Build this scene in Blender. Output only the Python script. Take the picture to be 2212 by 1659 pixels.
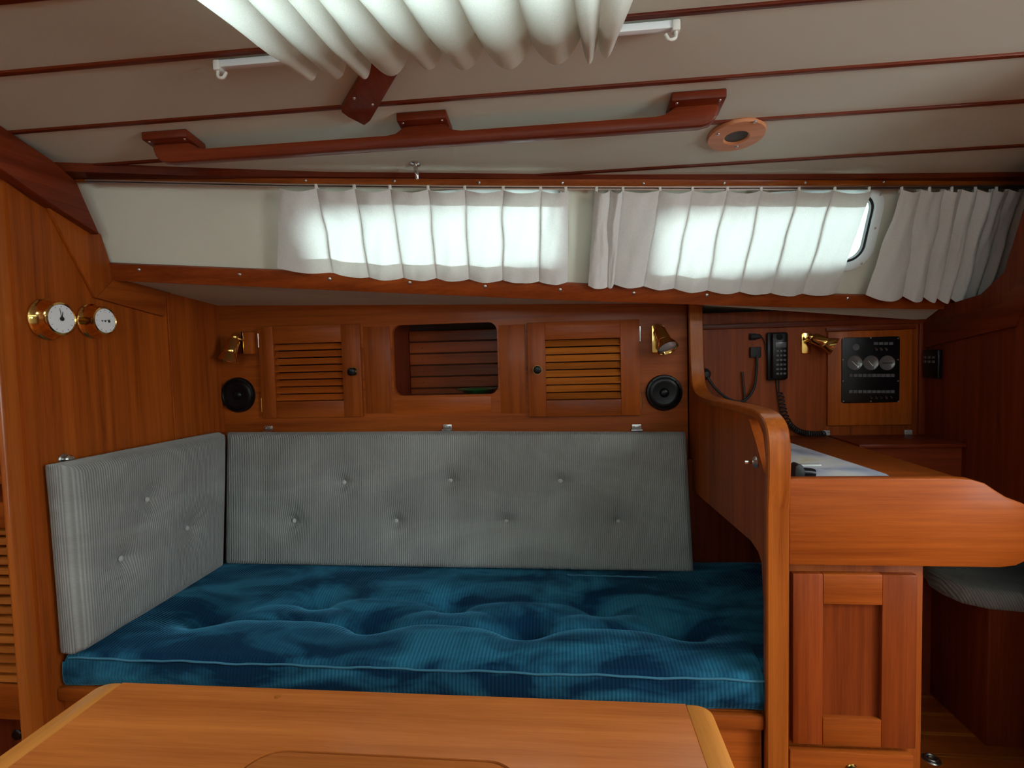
import bpy, bmesh, math, random
from mathutils import Vector as V, Matrix
random.seed(7)
for o in list(bpy.data.objects): bpy.data.objects.remove(o)
scene = bpy.context.scene
COL = scene.collection

# ------------------------------------------------------------------ camera
F = 1150.0; YAW = math.radians(5.8); PIT = math.radians(3.0); ROLL = 0.027
CAM = V((0, 0, 1.17))
fw = V((-math.sin(YAW)*math.cos(PIT), math.cos(YAW)*math.cos(PIT), -math.sin(PIT)))
rt = V((math.cos(YAW), math.sin(YAW), 0)); up = rt.cross(fw)
RT = rt*math.cos(ROLL) - up*math.sin(ROLL); UP = up*math.cos(ROLL) + rt*math.sin(ROLL)
cd = bpy.data.cameras.new('camera'); cam = bpy.data.objects.new('camera', cd); COL.objects.link(cam)
m = Matrix((RT, UP, -fw)).transposed().to_4x4(); m.translation = CAM
cam.matrix_world = m
cd.sensor_fit = 'HORIZONTAL'; cd.sensor_width = 36.0; cd.lens = 36.0*F/2212.0
cd.clip_start = 0.02; cd.clip_end = 60
scene.camera = cam
def ray(px, py): return fw + RT*((px-1106)/F) + UP*((829.5-py)/F)
def onY(px, py, Y): d = ray(px, py); return CAM + d*(Y/d.y)
def onX(px, py, X): d = ray(px, py); return CAM + d*(X/d.x)
def onZ(px, py, Z): d = ray(px, py); return CAM + d*((Z-CAM.z)/d.z)
def onP(px, py, n, c): d = ray(px, py); return CAM + d*((c-n.dot(CAM))/n.dot(d))

# ------------------------------------------------------------------ world, daylight, exposure
w = bpy.data.worlds.new('overcast_sky'); scene.world = w; w.use_nodes = True
bg = w.node_tree.nodes['Background']
bg.inputs[0].default_value = (0.93, 0.985, 1.0, 1); bg.inputs[1].default_value = 12.0
scene.view_settings.view_transform = 'Standard'; scene.view_settings.look = 'None'
scene.view_settings.exposure = 0.12; scene.view_settings.gamma = 1.0
scene.view_settings.use_curve_mapping = False
scene.cycles.use_denoising = True
scene.cycles.use_adaptive_sampling = True; scene.cycles.adaptive_threshold = 0.07
scene.cycles.max_bounces = 6; scene.cycles.diffuse_bounces = 4; scene.cycles.glossy_bounces = 2
scene.cycles.transparent_max_bounces = 16; scene.cycles.transmission_bounces = 6
scene.cycles.caustics_reflective = False; scene.cycles.caustics_refractive = False
scene.cycles.sample_clamp_indirect = 6.0
def portal(name, loc, normal, sx, sy):
    """daylight portal lying in a modelled opening (hatch, companionway, window)"""
    l = bpy.data.lights.new(name, 'AREA'); l.shape = 'RECTANGLE'; l.size = sx; l.size_y = sy
    o = bpy.data.objects.new(name, l); COL.objects.link(o); o.location = loc
    o.rotation_mode = 'QUATERNION'; o.rotation_quaternion = V(normal).to_track_quat('-Z', 'Y')
    l.cycles.is_portal = True
    return o

# ------------------------------------------------------------------ materials
MATS = {}
def nodes(name):
    m = bpy.data.materials.new(name); m.use_nodes = True; MATS[name] = m
    nt = m.node_tree; return m, nt, nt.nodes['Principled BSDF']
def N(nt, t, **kw):
    n = nt.nodes.new(t)
    for k, v in kw.items():
        if k in ('operation', 'blend_type', 'data_type', 'wave_type', 'bands_direction', 'feature', 'noise_dimensions', 'wave_profile'): setattr(n, k, v)
        else: n.inputs[k].default_value = v
    return n
def plain(name, col, rough=0.5, metal=0.0, spec=0.5, bump=0.0, bscale=300, coat=0.0):
    m, nt, p = nodes(name)
    p.inputs['Base Color'].default_value = (*col, 1); p.inputs['Roughness'].default_value = rough
    p.inputs['Metallic'].default_value = metal; p.inputs['Specular IOR Level'].default_value = spec
    p.inputs['Coat Weight'].default_value = coat
    if bump:
        tc = N(nt, 'ShaderNodeTexCoord'); no = N(nt, 'ShaderNodeTexNoise', Scale=bscale, Detail=3.0)
        nt.links.new(tc.outputs['Object'], no.inputs['Vector'])
        b = N(nt, 'ShaderNodeBump', Strength=bump, Distance=0.002)
        nt.links.new(no.outputs['Fac'], b.inputs['Height']); nt.links.new(b.outputs['Normal'], p.inputs['Normal'])
    return m
def wood(name, axis, light, dark, rough=0.42, coat=0.08, fine=55, vary=0.16, spec=0.16):
    m, nt, p = nodes(name); L = nt.links
    tc = N(nt, 'ShaderNodeTexCoord'); oi = N(nt, 'ShaderNodeObjectInfo')
    mul = N(nt, 'ShaderNodeMath', operation='MULTIPLY'); mul.inputs[1].default_value = 37.0
    L.new(oi.outputs['Random'], mul.inputs[0])
    add = N(nt, 'ShaderNodeVectorMath', operation='ADD')
    L.new(tc.outputs['Object'], add.inputs[0]); L.new(mul.outputs[0], add.inputs[1])
    def noise(across, along, detail, dist):
        mp = N(nt, 'ShaderNodeMapping'); s = [across]*3; s['xyz'.index(axis)] = along
        mp.inputs['Scale'].default_value = s; L.new(add.outputs[0], mp.inputs[0])
        n = N(nt, 'ShaderNodeTexNoise', Scale=1.0, Detail=detail, Roughness=0.6, Distortion=dist)
        L.new(mp.outputs[0], n.inputs['Vector']); return n
    a = noise(fine, 1.6, 4.0, 0.3); b = noise(9, 0.7, 2.0, 0.6); c = noise(420, 14, 1.0, 0.0)
    mx = N(nt, 'ShaderNodeMath', operation='MULTIPLY'); mx.inputs[1].default_value = 0.55
    L.new(a.outputs['Fac'], mx.inputs[0])
    my = N(nt, 'ShaderNodeMath', operation='MULTIPLY_ADD'); my.inputs[1].default_value = 0.45
    L.new(b.outputs['Fac'], my.inputs[0]); L.new(mx.outputs[0], my.inputs[2])
    mz = N(nt, 'ShaderNodeMath', operation='MULTIPLY_ADD'); mz.inputs[1].default_value = 0.18
    L.new(c.outputs['Fac'], mz.inputs[0]); L.new(my.outputs[0], mz.inputs[2])
    cr = N(nt, 'ShaderNodeValToRGB')
    cr.color_ramp.elements[0].position = 0.40; cr.color_ramp.elements[0].color = (*dark, 1)
    cr.color_ramp.elements[1].position = 0.74; cr.color_ramp.elements[1].color = (*light, 1)
    L.new(mz.outputs[0], cr.inputs[0])
    hv = N(nt, 'ShaderNodeHueSaturation')
    vm = N(nt, 'ShaderNodeMath', operation='MULTIPLY_ADD'); vm.inputs[1].default_value = 2*vary; vm.inputs[2].default_value = 1-vary
    rr = N(nt, 'ShaderNodeMath', operation='MULTIPLY'); rr.inputs[1].default_value = 17.3
    fr = N(nt, 'ShaderNodeMath', operation='FRACT')
    L.new(oi.outputs['Random'], rr.inputs[0]); L.new(rr.outputs[0], fr.inputs[0]); L.new(fr.outputs[0], vm.inputs[0])
    L.new(vm.outputs[0], hv.inputs['Value']); L.new(cr.outputs[0], hv.inputs['Color'])
    L.new(hv.outputs[0], p.inputs['Base Color'])
    p.inputs['Roughness'].default_value = rough; p.inputs['Coat Weight'].default_value = coat
    p.inputs['Coat Roughness'].default_value = 0.18; p.inputs['Specular IOR Level'].default_value = spec
    bp = N(nt, 'ShaderNodeBump', Strength=0.12, Distance=0.001)
    L.new(a.outputs['Fac'], bp.inputs['Height']); L.new(bp.outputs[0], p.inputs['Normal'])
    return m
MH_L, MH_D = (0.38, 0.086, 0.010), (0.165, 0.028, 0.003)
WX = wood('mahogany_grain_x', 'x', MH_L, MH_D)
WY = wood('mahogany_grain_y', 'y', MH_L, MH_D)
WZ = wood('mahogany_grain_z', 'z', MH_L, MH_D)
MID_L, MID_D = (0.29, 0.056, 0.009), (0.125, 0.019, 0.003)
MX = wood('mid_mahogany_grain_x', 'x', MID_L, MID_D)
MZ = wood('mid_mahogany_grain_z', 'z', MID_L, MID_D)
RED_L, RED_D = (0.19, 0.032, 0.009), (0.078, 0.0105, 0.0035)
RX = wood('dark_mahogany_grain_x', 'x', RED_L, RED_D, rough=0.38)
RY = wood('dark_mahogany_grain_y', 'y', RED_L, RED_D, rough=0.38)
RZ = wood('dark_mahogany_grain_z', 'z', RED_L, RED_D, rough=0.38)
TK_L, TK_D = (0.46, 0.140, 0.020), (0.23, 0.054, 0.006)
TX = wood('golden_teak_grain_x', 'x', TK_L, TK_D, rough=0.30)
TY = wood('golden_teak_grain_y', 'y', TK_L, TK_D, rough=0.30)
TBL = wood('table_veneer', 'x', (0.57, 0.172, 0.036), (0.33, 0.080, 0.013), rough=0.20, coat=0.5, fine=38, vary=0.02, spec=0.4)
TBE = wood('table_edge_teak', 'y', (0.70, 0.275, 0.055), (0.46, 0.155, 0.028), rough=0.25, coat=0.4, vary=0.02, spec=0.3)
VNT = wood('pale_cedar', 'x', (0.66, 0.29, 0.14), (0.46, 0.17, 0.07), rough=0.4, vary=0.02)
EDG = wood('laminated_mahogany', 'z', (0.44, 0.118, 0.016), (0.22, 0.045, 0.005), rough=0.3, coat=0.35, vary=0.02)
TZ = wood('golden_teak_grain_z', 'z', TK_L, TK_D, rough=0.30)
VINYL = plain('headliner_vinyl', (0.585, 0.62, 0.535), 0.75, bump=0.12, bscale=700, spec=0.25)
WALLV = plain('wall_vinyl', (0.60, 0.595, 0.50), 0.75, bump=0.12, bscale=700, spec=0.25)
BRASS = plain('polished_brass', (0.80, 0.52, 0.16), 0.14, 1.0)
CHROME = plain('chrome', (0.72, 0.72, 0.72), 0.15, 1.0)
STEEL = plain('stainless', (0.55, 0.54, 0.52), 0.32, 1.0)
ALU = plain('white_alloy', (0.78, 0.84, 0.86), 0.3, 0.0, coat=0.3)
BLACK = plain('black_plastic', (0.004, 0.004, 0.005), 0.30, spec=0.25)
RUBBER = plain('black_rubber', (0.010, 0.010, 0.011), 0.6)
GRILLE = plain('black_mesh', (0.006, 0.006, 0.006), 0.6, bump=0.6, bscale=900, spec=0.2)
WHITE = plain('white_plastic', (0.78, 0.79, 0.75), 0.4)
DIAL = plain('white_dial', (0.80, 0.84, 0.85), 0.25, coat=0.6)
INK = plain('black_ink', (0.02, 0.02, 0.025), 0.5)
GREYP = plain('grey_print', (0.10, 0.10, 0.11), 0.5)
SCREEN = plain('grey_display', (0.09, 0.095, 0.10), 0.2)
GAUGE = plain('gauge_dial', (0.12, 0.12, 0.125), 0.25, coat=0.5)
GREEN = plain('green_enamel', (0.008, 0.20, 0.055), 0.3, coat=0.4)
LENS = plain('lamp_reflector', (0.75, 0.76, 0.78), 0.12, 0.7, coat=0.5)
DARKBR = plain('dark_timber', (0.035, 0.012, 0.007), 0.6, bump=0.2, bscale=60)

def cloth_mat(name, col, trans):
    m, nt, p = nodes(name); L = nt.links; nt.nodes.remove(p)
    out = nt.nodes['Material Output']
    tc = N(nt, 'ShaderNodeTexCoord')
    wv = N(nt, 'ShaderNodeTexNoise', Scale=1.0, Detail=2.0)
    mp = N(nt, 'ShaderNodeMapping'); mp.inputs['Scale'].default_value = (900, 900, 60); L.new(tc.outputs['Object'], mp.inputs[0]); L.new(mp.outputs[0], wv.inputs['Vector'])
    cr = N(nt, 'ShaderNodeValToRGB'); L.new(wv.outputs['Fac'], cr.inputs[0])
    cr.color_ramp.elements[0].position = 0.3; cr.color_ramp.elements[0].color = (*[c*0.86 for c in col], 1)
    cr.color_ramp.elements[1].position = 0.7; cr.color_ramp.elements[1].color = (*col, 1)
    d = N(nt, 'ShaderNodeBsdfDiffuse'); t = N(nt, 'ShaderNodeBsdfTranslucent')
    L.new(cr.outputs[0], d.inputs['Color']); L.new(cr.outputs[0], t.inputs['Color'])
    mx = N(nt, 'ShaderNodeMixShader'); mx.inputs[0].default_value = trans
    L.new(d.outputs[0], mx.inputs[1]); L.new(t.outputs[0], mx.inputs[2]); L.new(mx.outputs[0], out.inputs['Surface'])
    return m
CLOTH = cloth_mat('white_curtain_cotton', (0.86, 0.86, 0.83), 0.25)
HATCH_CLOTH = cloth_mat('thin_hatch_cotton', (0.90, 0.89, 0.83), 0.55)
HATCH_HEM = cloth_mat('thin_hatch_hem', (0.87, 0.86, 0.80), 0.5)
HEM = cloth_mat('curtain_hem_cotton', (0.78, 0.765, 0.70), 0.26)

def glass_mat(name, col):
    m, nt, p = nodes(name); L = nt.links; nt.nodes.remove(p)
    t = N(nt, 'ShaderNodeBsdfTransparent', Color=(*col, 1)); g = N(nt, 'ShaderNodeBsdfGlossy', Roughness=0.02)
    f = N(nt, 'ShaderNodeFresnel', IOR=1.45); mx = N(nt, 'ShaderNodeMixShader')
    L.new(f.outputs[0], mx.inputs[0]); L.new(t.outputs[0], mx.inputs[1]); L.new(g.outputs[0], mx.inputs[2])
    L.new(mx.outputs[0], nt.nodes['Material Output'].inputs['Surface']); return m
GLASS = glass_mat('tinted_window_glass', (0.87, 0.965, 0.955))

def cord_mat(name, light, dark, wale, sheen, nap=0.0, nap_scale=5.0, depth=0.0025, lo=0.55, bst=0.55):
    """corduroy: ridges from the UV map (metres), brushed nap marks as colour patches"""
    m, nt, p = nodes(name); L = nt.links
    uv = N(nt, 'ShaderNodeTexCoord')
    sep = N(nt, 'ShaderNodeSeparateXYZ'); L.new(uv.outputs['UV'], sep.inputs[0])
    mu = N(nt, 'ShaderNodeMath', operation='MULTIPLY'); mu.inputs[1].default_value = 2*math.pi/wale; L.new(sep.outputs[0], mu.inputs[0])
    sn = N(nt, 'ShaderNodeMath', operation='SINE'); L.new(mu.outputs[0], sn.inputs[0])
    ab = N(nt, 'ShaderNodeMath', operation='MULTIPLY_ADD'); ab.inputs[1].default_value = 0.5; ab.inputs[2].default_value = 0.5; L.new(sn.outputs[0], ab.inputs[0])
    nz = N(nt, 'ShaderNodeTexNoise', Scale=nap_scale, Detail=4.0, Roughness=0.55, Distortion=0.8); 
    mp = N(nt, 'ShaderNodeMapping'); mp.inputs['Scale'].default_value = (1.0, 1.9, 1.0); L.new(uv.outputs['UV'], mp.inputs[0]); L.new(mp.outputs[0], nz.inputs['Vector'])
    n2 = N(nt, 'ShaderNodeTexNoise', Scale=260.0, Detail=2.0); L.new(uv.outputs['UV'], n2.inputs['Vector'])
    cr = N(nt, 'ShaderNodeValToRGB'); cr.color_ramp.elements[0].position = 0.42; cr.color_ramp.elements[1].position = 0.62
    L.new(nz.outputs['Fac'], cr.inputs[0])
    cr.color_ramp.elements[0].color = (*dark, 1); cr.color_ramp.elements[1].color = (*[d+(l-d)*max(nap, 0.15) for l, d in zip(light, dark)], 1)
    mx = N(nt, 'ShaderNodeMix', data_type='RGBA', blend_type='MULTIPLY')
    c2 = N(nt, 'ShaderNodeValToRGB'); c2.color_ramp.elements[0].color = (lo, lo, lo, 1); c2.color_ramp.elements[1].color = (1.15, 1.15, 1.15, 1)
    av = N(nt, 'ShaderNodeMath', operation='MULTIPLY_ADD'); av.inputs[1].default_value = 0.6
    n3 = N(nt, 'ShaderNodeMath', operation='MULTIPLY'); n3.inputs[1].default_value = 0.45; L.new(n2.outputs['Fac'], n3.inputs[0])
    L.new(ab.outputs[0], av.inputs[0]); L.new(n3.outputs[0], av.inputs[2]); L.new(av.outputs[0], c2.inputs[0])
    mx.inputs['Factor'].default_value = 1.0
    L.new(cr.outputs[0], mx.inputs[6]); L.new(c2.outputs[0], mx.inputs[7]); L.new(mx.outputs[2], p.inputs['Base Color'])
    p.inputs['Roughness'].default_value = 0.9; p.inputs['Specular IOR Level'].default_value = 0.15
    p.inputs['Sheen Weight'].default_value = sheen; p.inputs['Sheen Roughness'].default_value = 0.30
    p.inputs['Sheen Tint'].default_value = (*[min(1, c*2.2+0.05) for c in light], 1)
    bp = N(nt, 'ShaderNodeBump', Strength=bst, Distance=depth); L.new(ab.outputs[0], bp.inputs['Height']); L.new(bp.outputs[0], p.inputs['Normal'])
    return m
GREY_C = cord_mat('grey_corduroy', (0.325, 0.345, 0.332), (0.26, 0.272, 0.265), 0.0068, 0.4, nap=1.0, nap_scale=2.2, lo=0.62)
GREY_B = plain('grey_button_cloth', (0.42, 0.44, 0.42), 0.8)
BLUE_C = cord_mat('blue_corduroy', (0.019, 0.145, 0.240), (0.0008, 0.025, 0.066), 0.0092, 1.0, nap=1.0, nap_scale=4.0, depth=0.003, lo=0.72, bst=0.35)
PIPING = plain('blue_piping', (0.03, 0.16, 0.25), 0.8)

# ------------------------------------------------------------------ mesh helpers
ORG = {}
def mesh_obj(name, verts, faces, mat, parent=None, smooth=False, origin=None, uvs=None, auto=None):
    verts = [V(v) for v in verts]
    if origin is None:
        if parent is not None: origin = ORG[parent.name]
        else:
            xs = [v.x for v in verts]; ys = [v.y for v in verts]; zs = [v.z for v in verts]
            origin = V(((min(xs)+max(xs))/2, (min(ys)+max(ys))/2, min(zs)))
    origin = V(origin)
    me = bpy.data.meshes.new(name)
    me.from_pydata([tuple(v-origin) for v in verts], [], faces); me.update()
    if uvs:
        ul = me.uv_layers.new(name='UVMap')
        for lp in me.loops: ul.data[lp.index].uv = uvs[lp.vertex_index]
    bm = bmesh.new(); bm.from_mesh(me); bmesh.ops.recalc_face_normals(bm, faces=bm.faces); bm.to_mesh(me); bm.free()
    me.materials.append(mat)
    if smooth:
        for p in me.polygons: p.use_smooth = True
    if auto is not None:
        me.set_sharp_from_angle(angle=math.radians(auto)); 
        for p in me.polygons: p.use_smooth = True
    return link(name, me, parent, origin)
def link(name, me, parent, origin, rot=None):
    o = bpy.data.objects.new(name, me); COL.objects.link(o)
    ORG[o.name] = V(origin)
    if parent is not None:
        o.parent = parent; o.location = V(origin) - ORG[parent.name]
    else: o.location = origin
    if rot is not None: o.rotation_mode = 'QUATERNION'; o.rotation_quaternion = rot
    return o
def tag(o, label, cat, group=None):
    o['label'] = label; o['category'] = cat
    if group: o['group'] = group
    return o
def thing(name, loc, label, cat, group=None):
    o = bpy.data.objects.new(name, None); COL.objects.link(o); o.location = loc; o.empty_display_size = 0.03
    ORG[o.name] = V(loc); return tag(o, label, cat, group)
def struct(o): o['kind'] = 'structure'; return o
def sempty(name, loc):
    o = bpy.data.objects.new(name, None); COL.objects.link(o); o.location = loc; ORG[o.name] = V(loc); return struct(o)

def bm_geo(bm):
    bm.verts.ensure_lookup_table(); bm.verts.index_update()
    return [v.co.copy() for v in bm.verts], [[v.index for v in f.verts] for f in bm.faces]
def g_box(lo, hi, bev=0.0, seg=2):
    bm = bmesh.new(); bmesh.ops.create_cube(bm, size=1.0)
    lo, hi = V(lo), V(hi); c = (lo+hi)/2; s = hi-lo
    for v in bm.verts: v.co = V((v.co.x*s.x, v.co.y*s.y, v.co.z*s.z)) + c
    if bev: bmesh.ops.bevel(bm, geom=list(bm.edges), offset=bev, segments=seg, affect='EDGES', profile=0.5)
    g = bm_geo(bm); bm.free(); return g
def box(name, lo, hi, mat, parent=None, bev=0.002, seg=2, origin=None):
    a = [min(p, q) for p, q in zip(lo, hi)]; b = [max(p, q) for p, q in zip(lo, hi)]
    bev = min(bev, 0.45*min(q-p for p, q in zip(a, b)))
    v, f = g_box(a, b, bev, seg); return mesh_obj(name, v, f, mat, parent, auto=35, origin=origin)
def g_prism(poly, ext, bev=0.0, holes=()):
    """extrude planar polygon (3D points) along vector ext; optional holes; optional bevel"""
    bm = bmesh.new(); ext = V(ext); edges = []
    loops = [poly] + list(holes)
    for lp in loops:
        vs = [bm.verts.new(V(p)) for p in lp]
        edges += [bm.edges.new((vs[i], vs[(i+1) % len(vs)])) for i in range(len(vs))]
    if holes: bmesh.ops.triangle_fill(bm, use_beauty=True, use_dissolve=False, edges=edges)
    else: bm.faces.new([v for v in bm.verts])
    faces = list(bm.faces)
    r = bmesh.ops.extrude_face_region(bm, geom=faces)
    bmesh.ops.translate(bm, vec=ext, verts=[e for e in r['geom'] if isinstance(e, bmesh.types.BMVert)])
    bmesh.ops.recalc_face_normals(bm, faces=bm.faces)
    if bev:
        sharp = [e for e in bm.edges if len(e.link_faces) == 2 and e.calc_face_angle(0) > 0.6]
        bmesh.ops.bevel(bm, geom=sharp, offset=bev, segments=2, affect='EDGES', profile=0.5, clamp_overlap=True)
    g = bm_geo(bm); bm.free(); return g
def prism(name, poly, ext, mat, parent=None, bev=0.0, holes=(), origin=None):
    v, f = g_prism(poly, ext, bev, holes); return mesh_obj(name, v, f, mat, parent, auto=35, origin=origin)
def frame_of(d):
    d = V(d).normalized(); a = V((0, 0, 1)) if abs(d.z) < 0.9 else V((1, 0, 0))
    x = d.cross(a).normalized(); return x, d.cross(x).normalized(), d
def g_tube(path, r, seg=10, caps=True, closed=False):
    path = [V(p) for p in path]; n = len(path); vs = []; fs = []
    rs = r if isinstance(r, (list, tuple)) else [r]*n
    t0 = (path[1]-path[0]).normalized(); x, y, _ = frame_of(t0)
    for i in range(n):
        if closed: t = (path[(i+1) % n]-path[i-1]).normalized()
        else: t = (path[min(i+1, n-1)]-path[max(i-1, 0)]).normalized()
        x = (x - t*x.dot(t)); x = x.normalized() if x.length > 1e-6 else frame_of(t)[0]; y = t.cross(x)
        for k in range(seg):
            a = 2*math.pi*k/seg; vs.append(path[i] + (x*math.cos(a)+y*math.sin(a))*rs[i])
    for i in range(n if closed else n-1):
        j = (i+1) % n
        for k in range(seg): fs.append([i*seg+k, i*seg+(k+1) % seg, j*seg+(k+1) % seg, j*seg+k])
    if caps and not closed: fs.append(list(range(seg))[::-1]); fs.append([(n-1)*seg+k for k in range(seg)])
    return vs, fs
def tube(name, path, r, mat, parent=None, seg=10, closed=False, origin=None):
    v, f = g_tube(path, r, seg, True, closed); return mesh_obj(name, v, f, mat, parent, auto=50, origin=origin)
def g_lathe(prof, org, axis, seg=32):
    """prof: list of (radius, distance along axis)"""
    x, y, d = frame_of(axis); org = V(org); vs = []; fs = []; rings = []
    for (r, h) in prof:
        if r < 1e-6: rings.append([len(vs)]); vs.append(org+d*h)
        else:
            rings.append(list(range(len(vs), len(vs)+seg)))
            for k in range(seg):
                a = 2*math.pi*k/seg; vs.append(org+d*h+(x*math.cos(a)+y*math.sin(a))*r)
    for A, B in zip(rings, rings[1:]):
        for k in range(seg):
            k2 = (k+1) % seg
            if len(A) == 1 and len(B) == 1: continue
            if len(A) == 1: fs.append([A[0], B[k2], B[k]])
            elif len(B) == 1: fs.append([A[k], A[k2], B[0]])
            else: fs.append([A[k], A[k2], B[k2], B[k]])
    if len(rings[0]) > 1: fs.append(rings[0][::-1])
    if len(rings[-1]) > 1: fs.append(rings[-1])
    return vs, fs
def lathe(name, prof, org, axis, mat, parent=None, seg=32, auto=40, origin=None):
    v, f = g_lathe(prof, org, axis, seg); return mesh_obj(name, v, f, mat, parent, auto=auto, origin=origin)
def rrect(cx, cy, w, h, r, n=6):
    """rounded rectangle, 2D points"""
    out = []
    for (sx, sy, a0) in ((1, 1, 0), (-1, 1, 90), (-1, -1, 180), (1, -1, 270)):
        for k in range(n+1):
            a = math.radians(a0+90*k/n); out.append((cx+sx*(w/2-r)+r*math.cos(a), cy+sy*(h/2-r)+r*math.sin(a)))
    return out
def smooth_path(pts, n=8):
    """Catmull-Rom through points"""
    P = [V(p) for p in pts]; P = [P[0]*2-P[1]] + P + [P[-1]*2-P[-2]]; out = []
    for i in range(1, len(P)-2):
        for k in range(n):
            t = k/n; a, b, c, d = P[i-1], P[i], P[i+1], P[i+2]
            out.append(0.5*((2*b)+(c-a)*t+(2*a-5*b+4*c-d)*t*t+(3*b-a-3*c+d)*t*t*t))
    out.append(P[-2]); return out
# shared small hardware meshes
SCREW_ME = {}
def screw(loc, normal, parent, r=0.0045, mat=STEEL, name='screw'):
    key = (round(r, 4), mat.name)
    if key not in SCREW_ME:
        v, f = g_lathe([(r, -0.001), (r, 0.0006), (r*0.75, 0.0019), (r*0.3, 0.0024), (0, 0.0025)], (0, 0, 0), (0, 0, 1), 12)
        me = bpy.data.meshes.new('screw'); me.from_pydata([tuple(a) for a in v], [], f); me.materials.append(mat)
        for p in me.polygons: p.use_smooth = True
        SCREW_ME[key] = me
    return link(name, SCREW_ME[key], parent, loc, V(normal).to_track_quat('Z', 'Y'))

# ------------------------------------------------------------------ main reference planes
YC = 1.90                                   # locker front behind the settee, nav station back panel
XL = onY(480, 800, YC).x                    # bulkhead on the left
XP = onY(1485, 800, YC).x                   # partition
XR = onY(1995, 820, YC).x                   # bulkhead on the right
SEAT = 0.45
CK = 0.15; CZ0 = 1.699+CK*1.277             # ceiling plane z = CZ0 - CK*y
CN = V((0, CK, 1)); CC = CZ0
def onC(px, py, drop=0.0): return onP(px, py, CN, CC-drop)
def ceil_z(y): return CZ0-CK*y
CDN = V((0, -CK, -1)).normalized()          # into the cabin
# cabin side (windows), leaning plane through three points
A_ = onX(165, 392, XL); B_ = onX(237, 570, XL); C_ = onC(2212, 386)
WN = (B_-A_).cross(C_-A_).normalized()
if WN.y > 0: WN = -WN                       # towards the cabin
WC = WN.dot(A_)
def onW(px, py, off=0.0): return onP(px, py, WN, WC+off)

# ================================================================== STRUCTURE
# ---- cabin side with two window openings
WE1 = (B_-A_).normalized()                  # down the wall
WX1 = WN.cross(WE1).normalized()            # along the wall
if WX1.x < 0: WX1 = -WX1
def wall2d(p): d = V(p)-A_; return d.dot(WX1), d.dot(WE1)
def wall3d(a, b, off=0.0): return A_+WX1*a+WE1*b+WN*off
win_px = [((648, 412), (1226, 604)), ((1390, 416), (1893, 598))]
def win_rect(i):
    (x0, y0), (x1, y1) = win_px[i]
    a0, b0 = wall2d(onW(x0, (y0+y1)/2)); a1, b1 = wall2d(onW(x1, (y0+y1)/2))
    _, t = wall2d(onW((x0+x1)/2, y0)); _, b = wall2d(onW((x0+x1)/2, y1))
    return (a0+a1)/2, (t+b)/2, a1-a0, b-t
lowL = onW(237, 570); lowR = onW(2290, 655)
top2 = lambda p: wall2d(p)
wl = [wall2d(onW(130, 352)), wall2d(onW(2850, 369.6)), wall2d(onW(2850, 686)), wall2d(onW(200, 598))]
outer = [wall3d(a, b) for a, b in wl]
holes = []
for i in range(2):
    cx, cy, ww, hh = win_rect(i)
    holes.append([wall3d(a, b) for a, b in rrect(cx, cy, ww-0.05, hh-0.05, 0.045, 8)])
struct(prism('wall_cabin_side', outer, -WN*0.03, WALLV, holes=holes))
for i in range(2):
    cx, cy, ww, hh = win_rect(i)
    wroot = sempty('window_%d' % (i+1), wall3d(cx, cy+hh/2))
    prism('window_frame', [wall3d(a, b, 0.0) for a, b in rrect(cx, cy, ww, hh, 0.07, 10)], WN*0.007, ALU, wroot, bev=0.002,
          holes=[[wall3d(a, b, 0.0) for a, b in rrect(cx, cy, ww-0.052, hh-0.052, 0.046, 10)]])
    prism('rubber_seal', [wall3d(a, b, -0.012) for a, b in rrect(cx, cy, ww-0.052, hh-0.052, 0.046, 10)], WN*0.012, RUBBER, wroot,
          holes=[[wall3d(a, b, -0.012) for a, b in rrect(cx, cy, ww-0.066, hh-0.066, 0.04, 10)]])
    prism('window_pane', [wall3d(a, b, -0.014) for a, b in rrect(cx, cy, ww-0.05, hh-0.05, 0.046, 8)], WN*0.004, GLASS, wroot)
    for (a, b) in ((cx-ww/2+0.013, cy), (cx+ww/2-0.013, cy), (cx+ww/2-0.022, cy-hh/2+0.028), (cx+ww/2-0.03, cy+hh/2-0.02),
                   (cx, cy-hh/2+0.013), (cx, cy+hh/2-0.013), (cx-ww/2+0.022, cy-hh/2+0.028), (cx-ww/2+0.03, cy+hh/2-0.02)):
        screw(wall3d(a, b, 0.007), WN, wroot, 0.0035)

# ---- side deck lining (underside of the deck) between the cabin side and the hull
lower = [onW(237, 603), onW(1000, 636), onW(1490, 657), onW(2120, 668), onW(2850, 690)]
back = [onY(480, 660, YC), onY(1000, 658, YC), onY(1470, 655, YC), onY(1995, 692, YC), onY(2150, 692, YC)+V((1.0, 0, 0))]
lower.insert(0, lower[0]+V((-1.05, 0, 0))); back.insert(0, back[0]+V((-1.05, 0, 0)))
vs, fs = [], []
for a, b in zip(lower, back):
    far = b + V((0, 0.4, -0.02)); vs += [a, b, far]
vs += [v+V((0, 0, 0.03)) for v in vs]
n = len(lower)
for i in range(n-1):
    for k in range(2):
        q = [i*3+k, i*3+k+1, (i+1)*3+k+1, (i+1)*3+k]; fs.append(q); fs.append([x+3*n for x in q][::-1])
struct(mesh_obj('ceiling_side_deck', vs, fs, VINYL))

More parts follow.
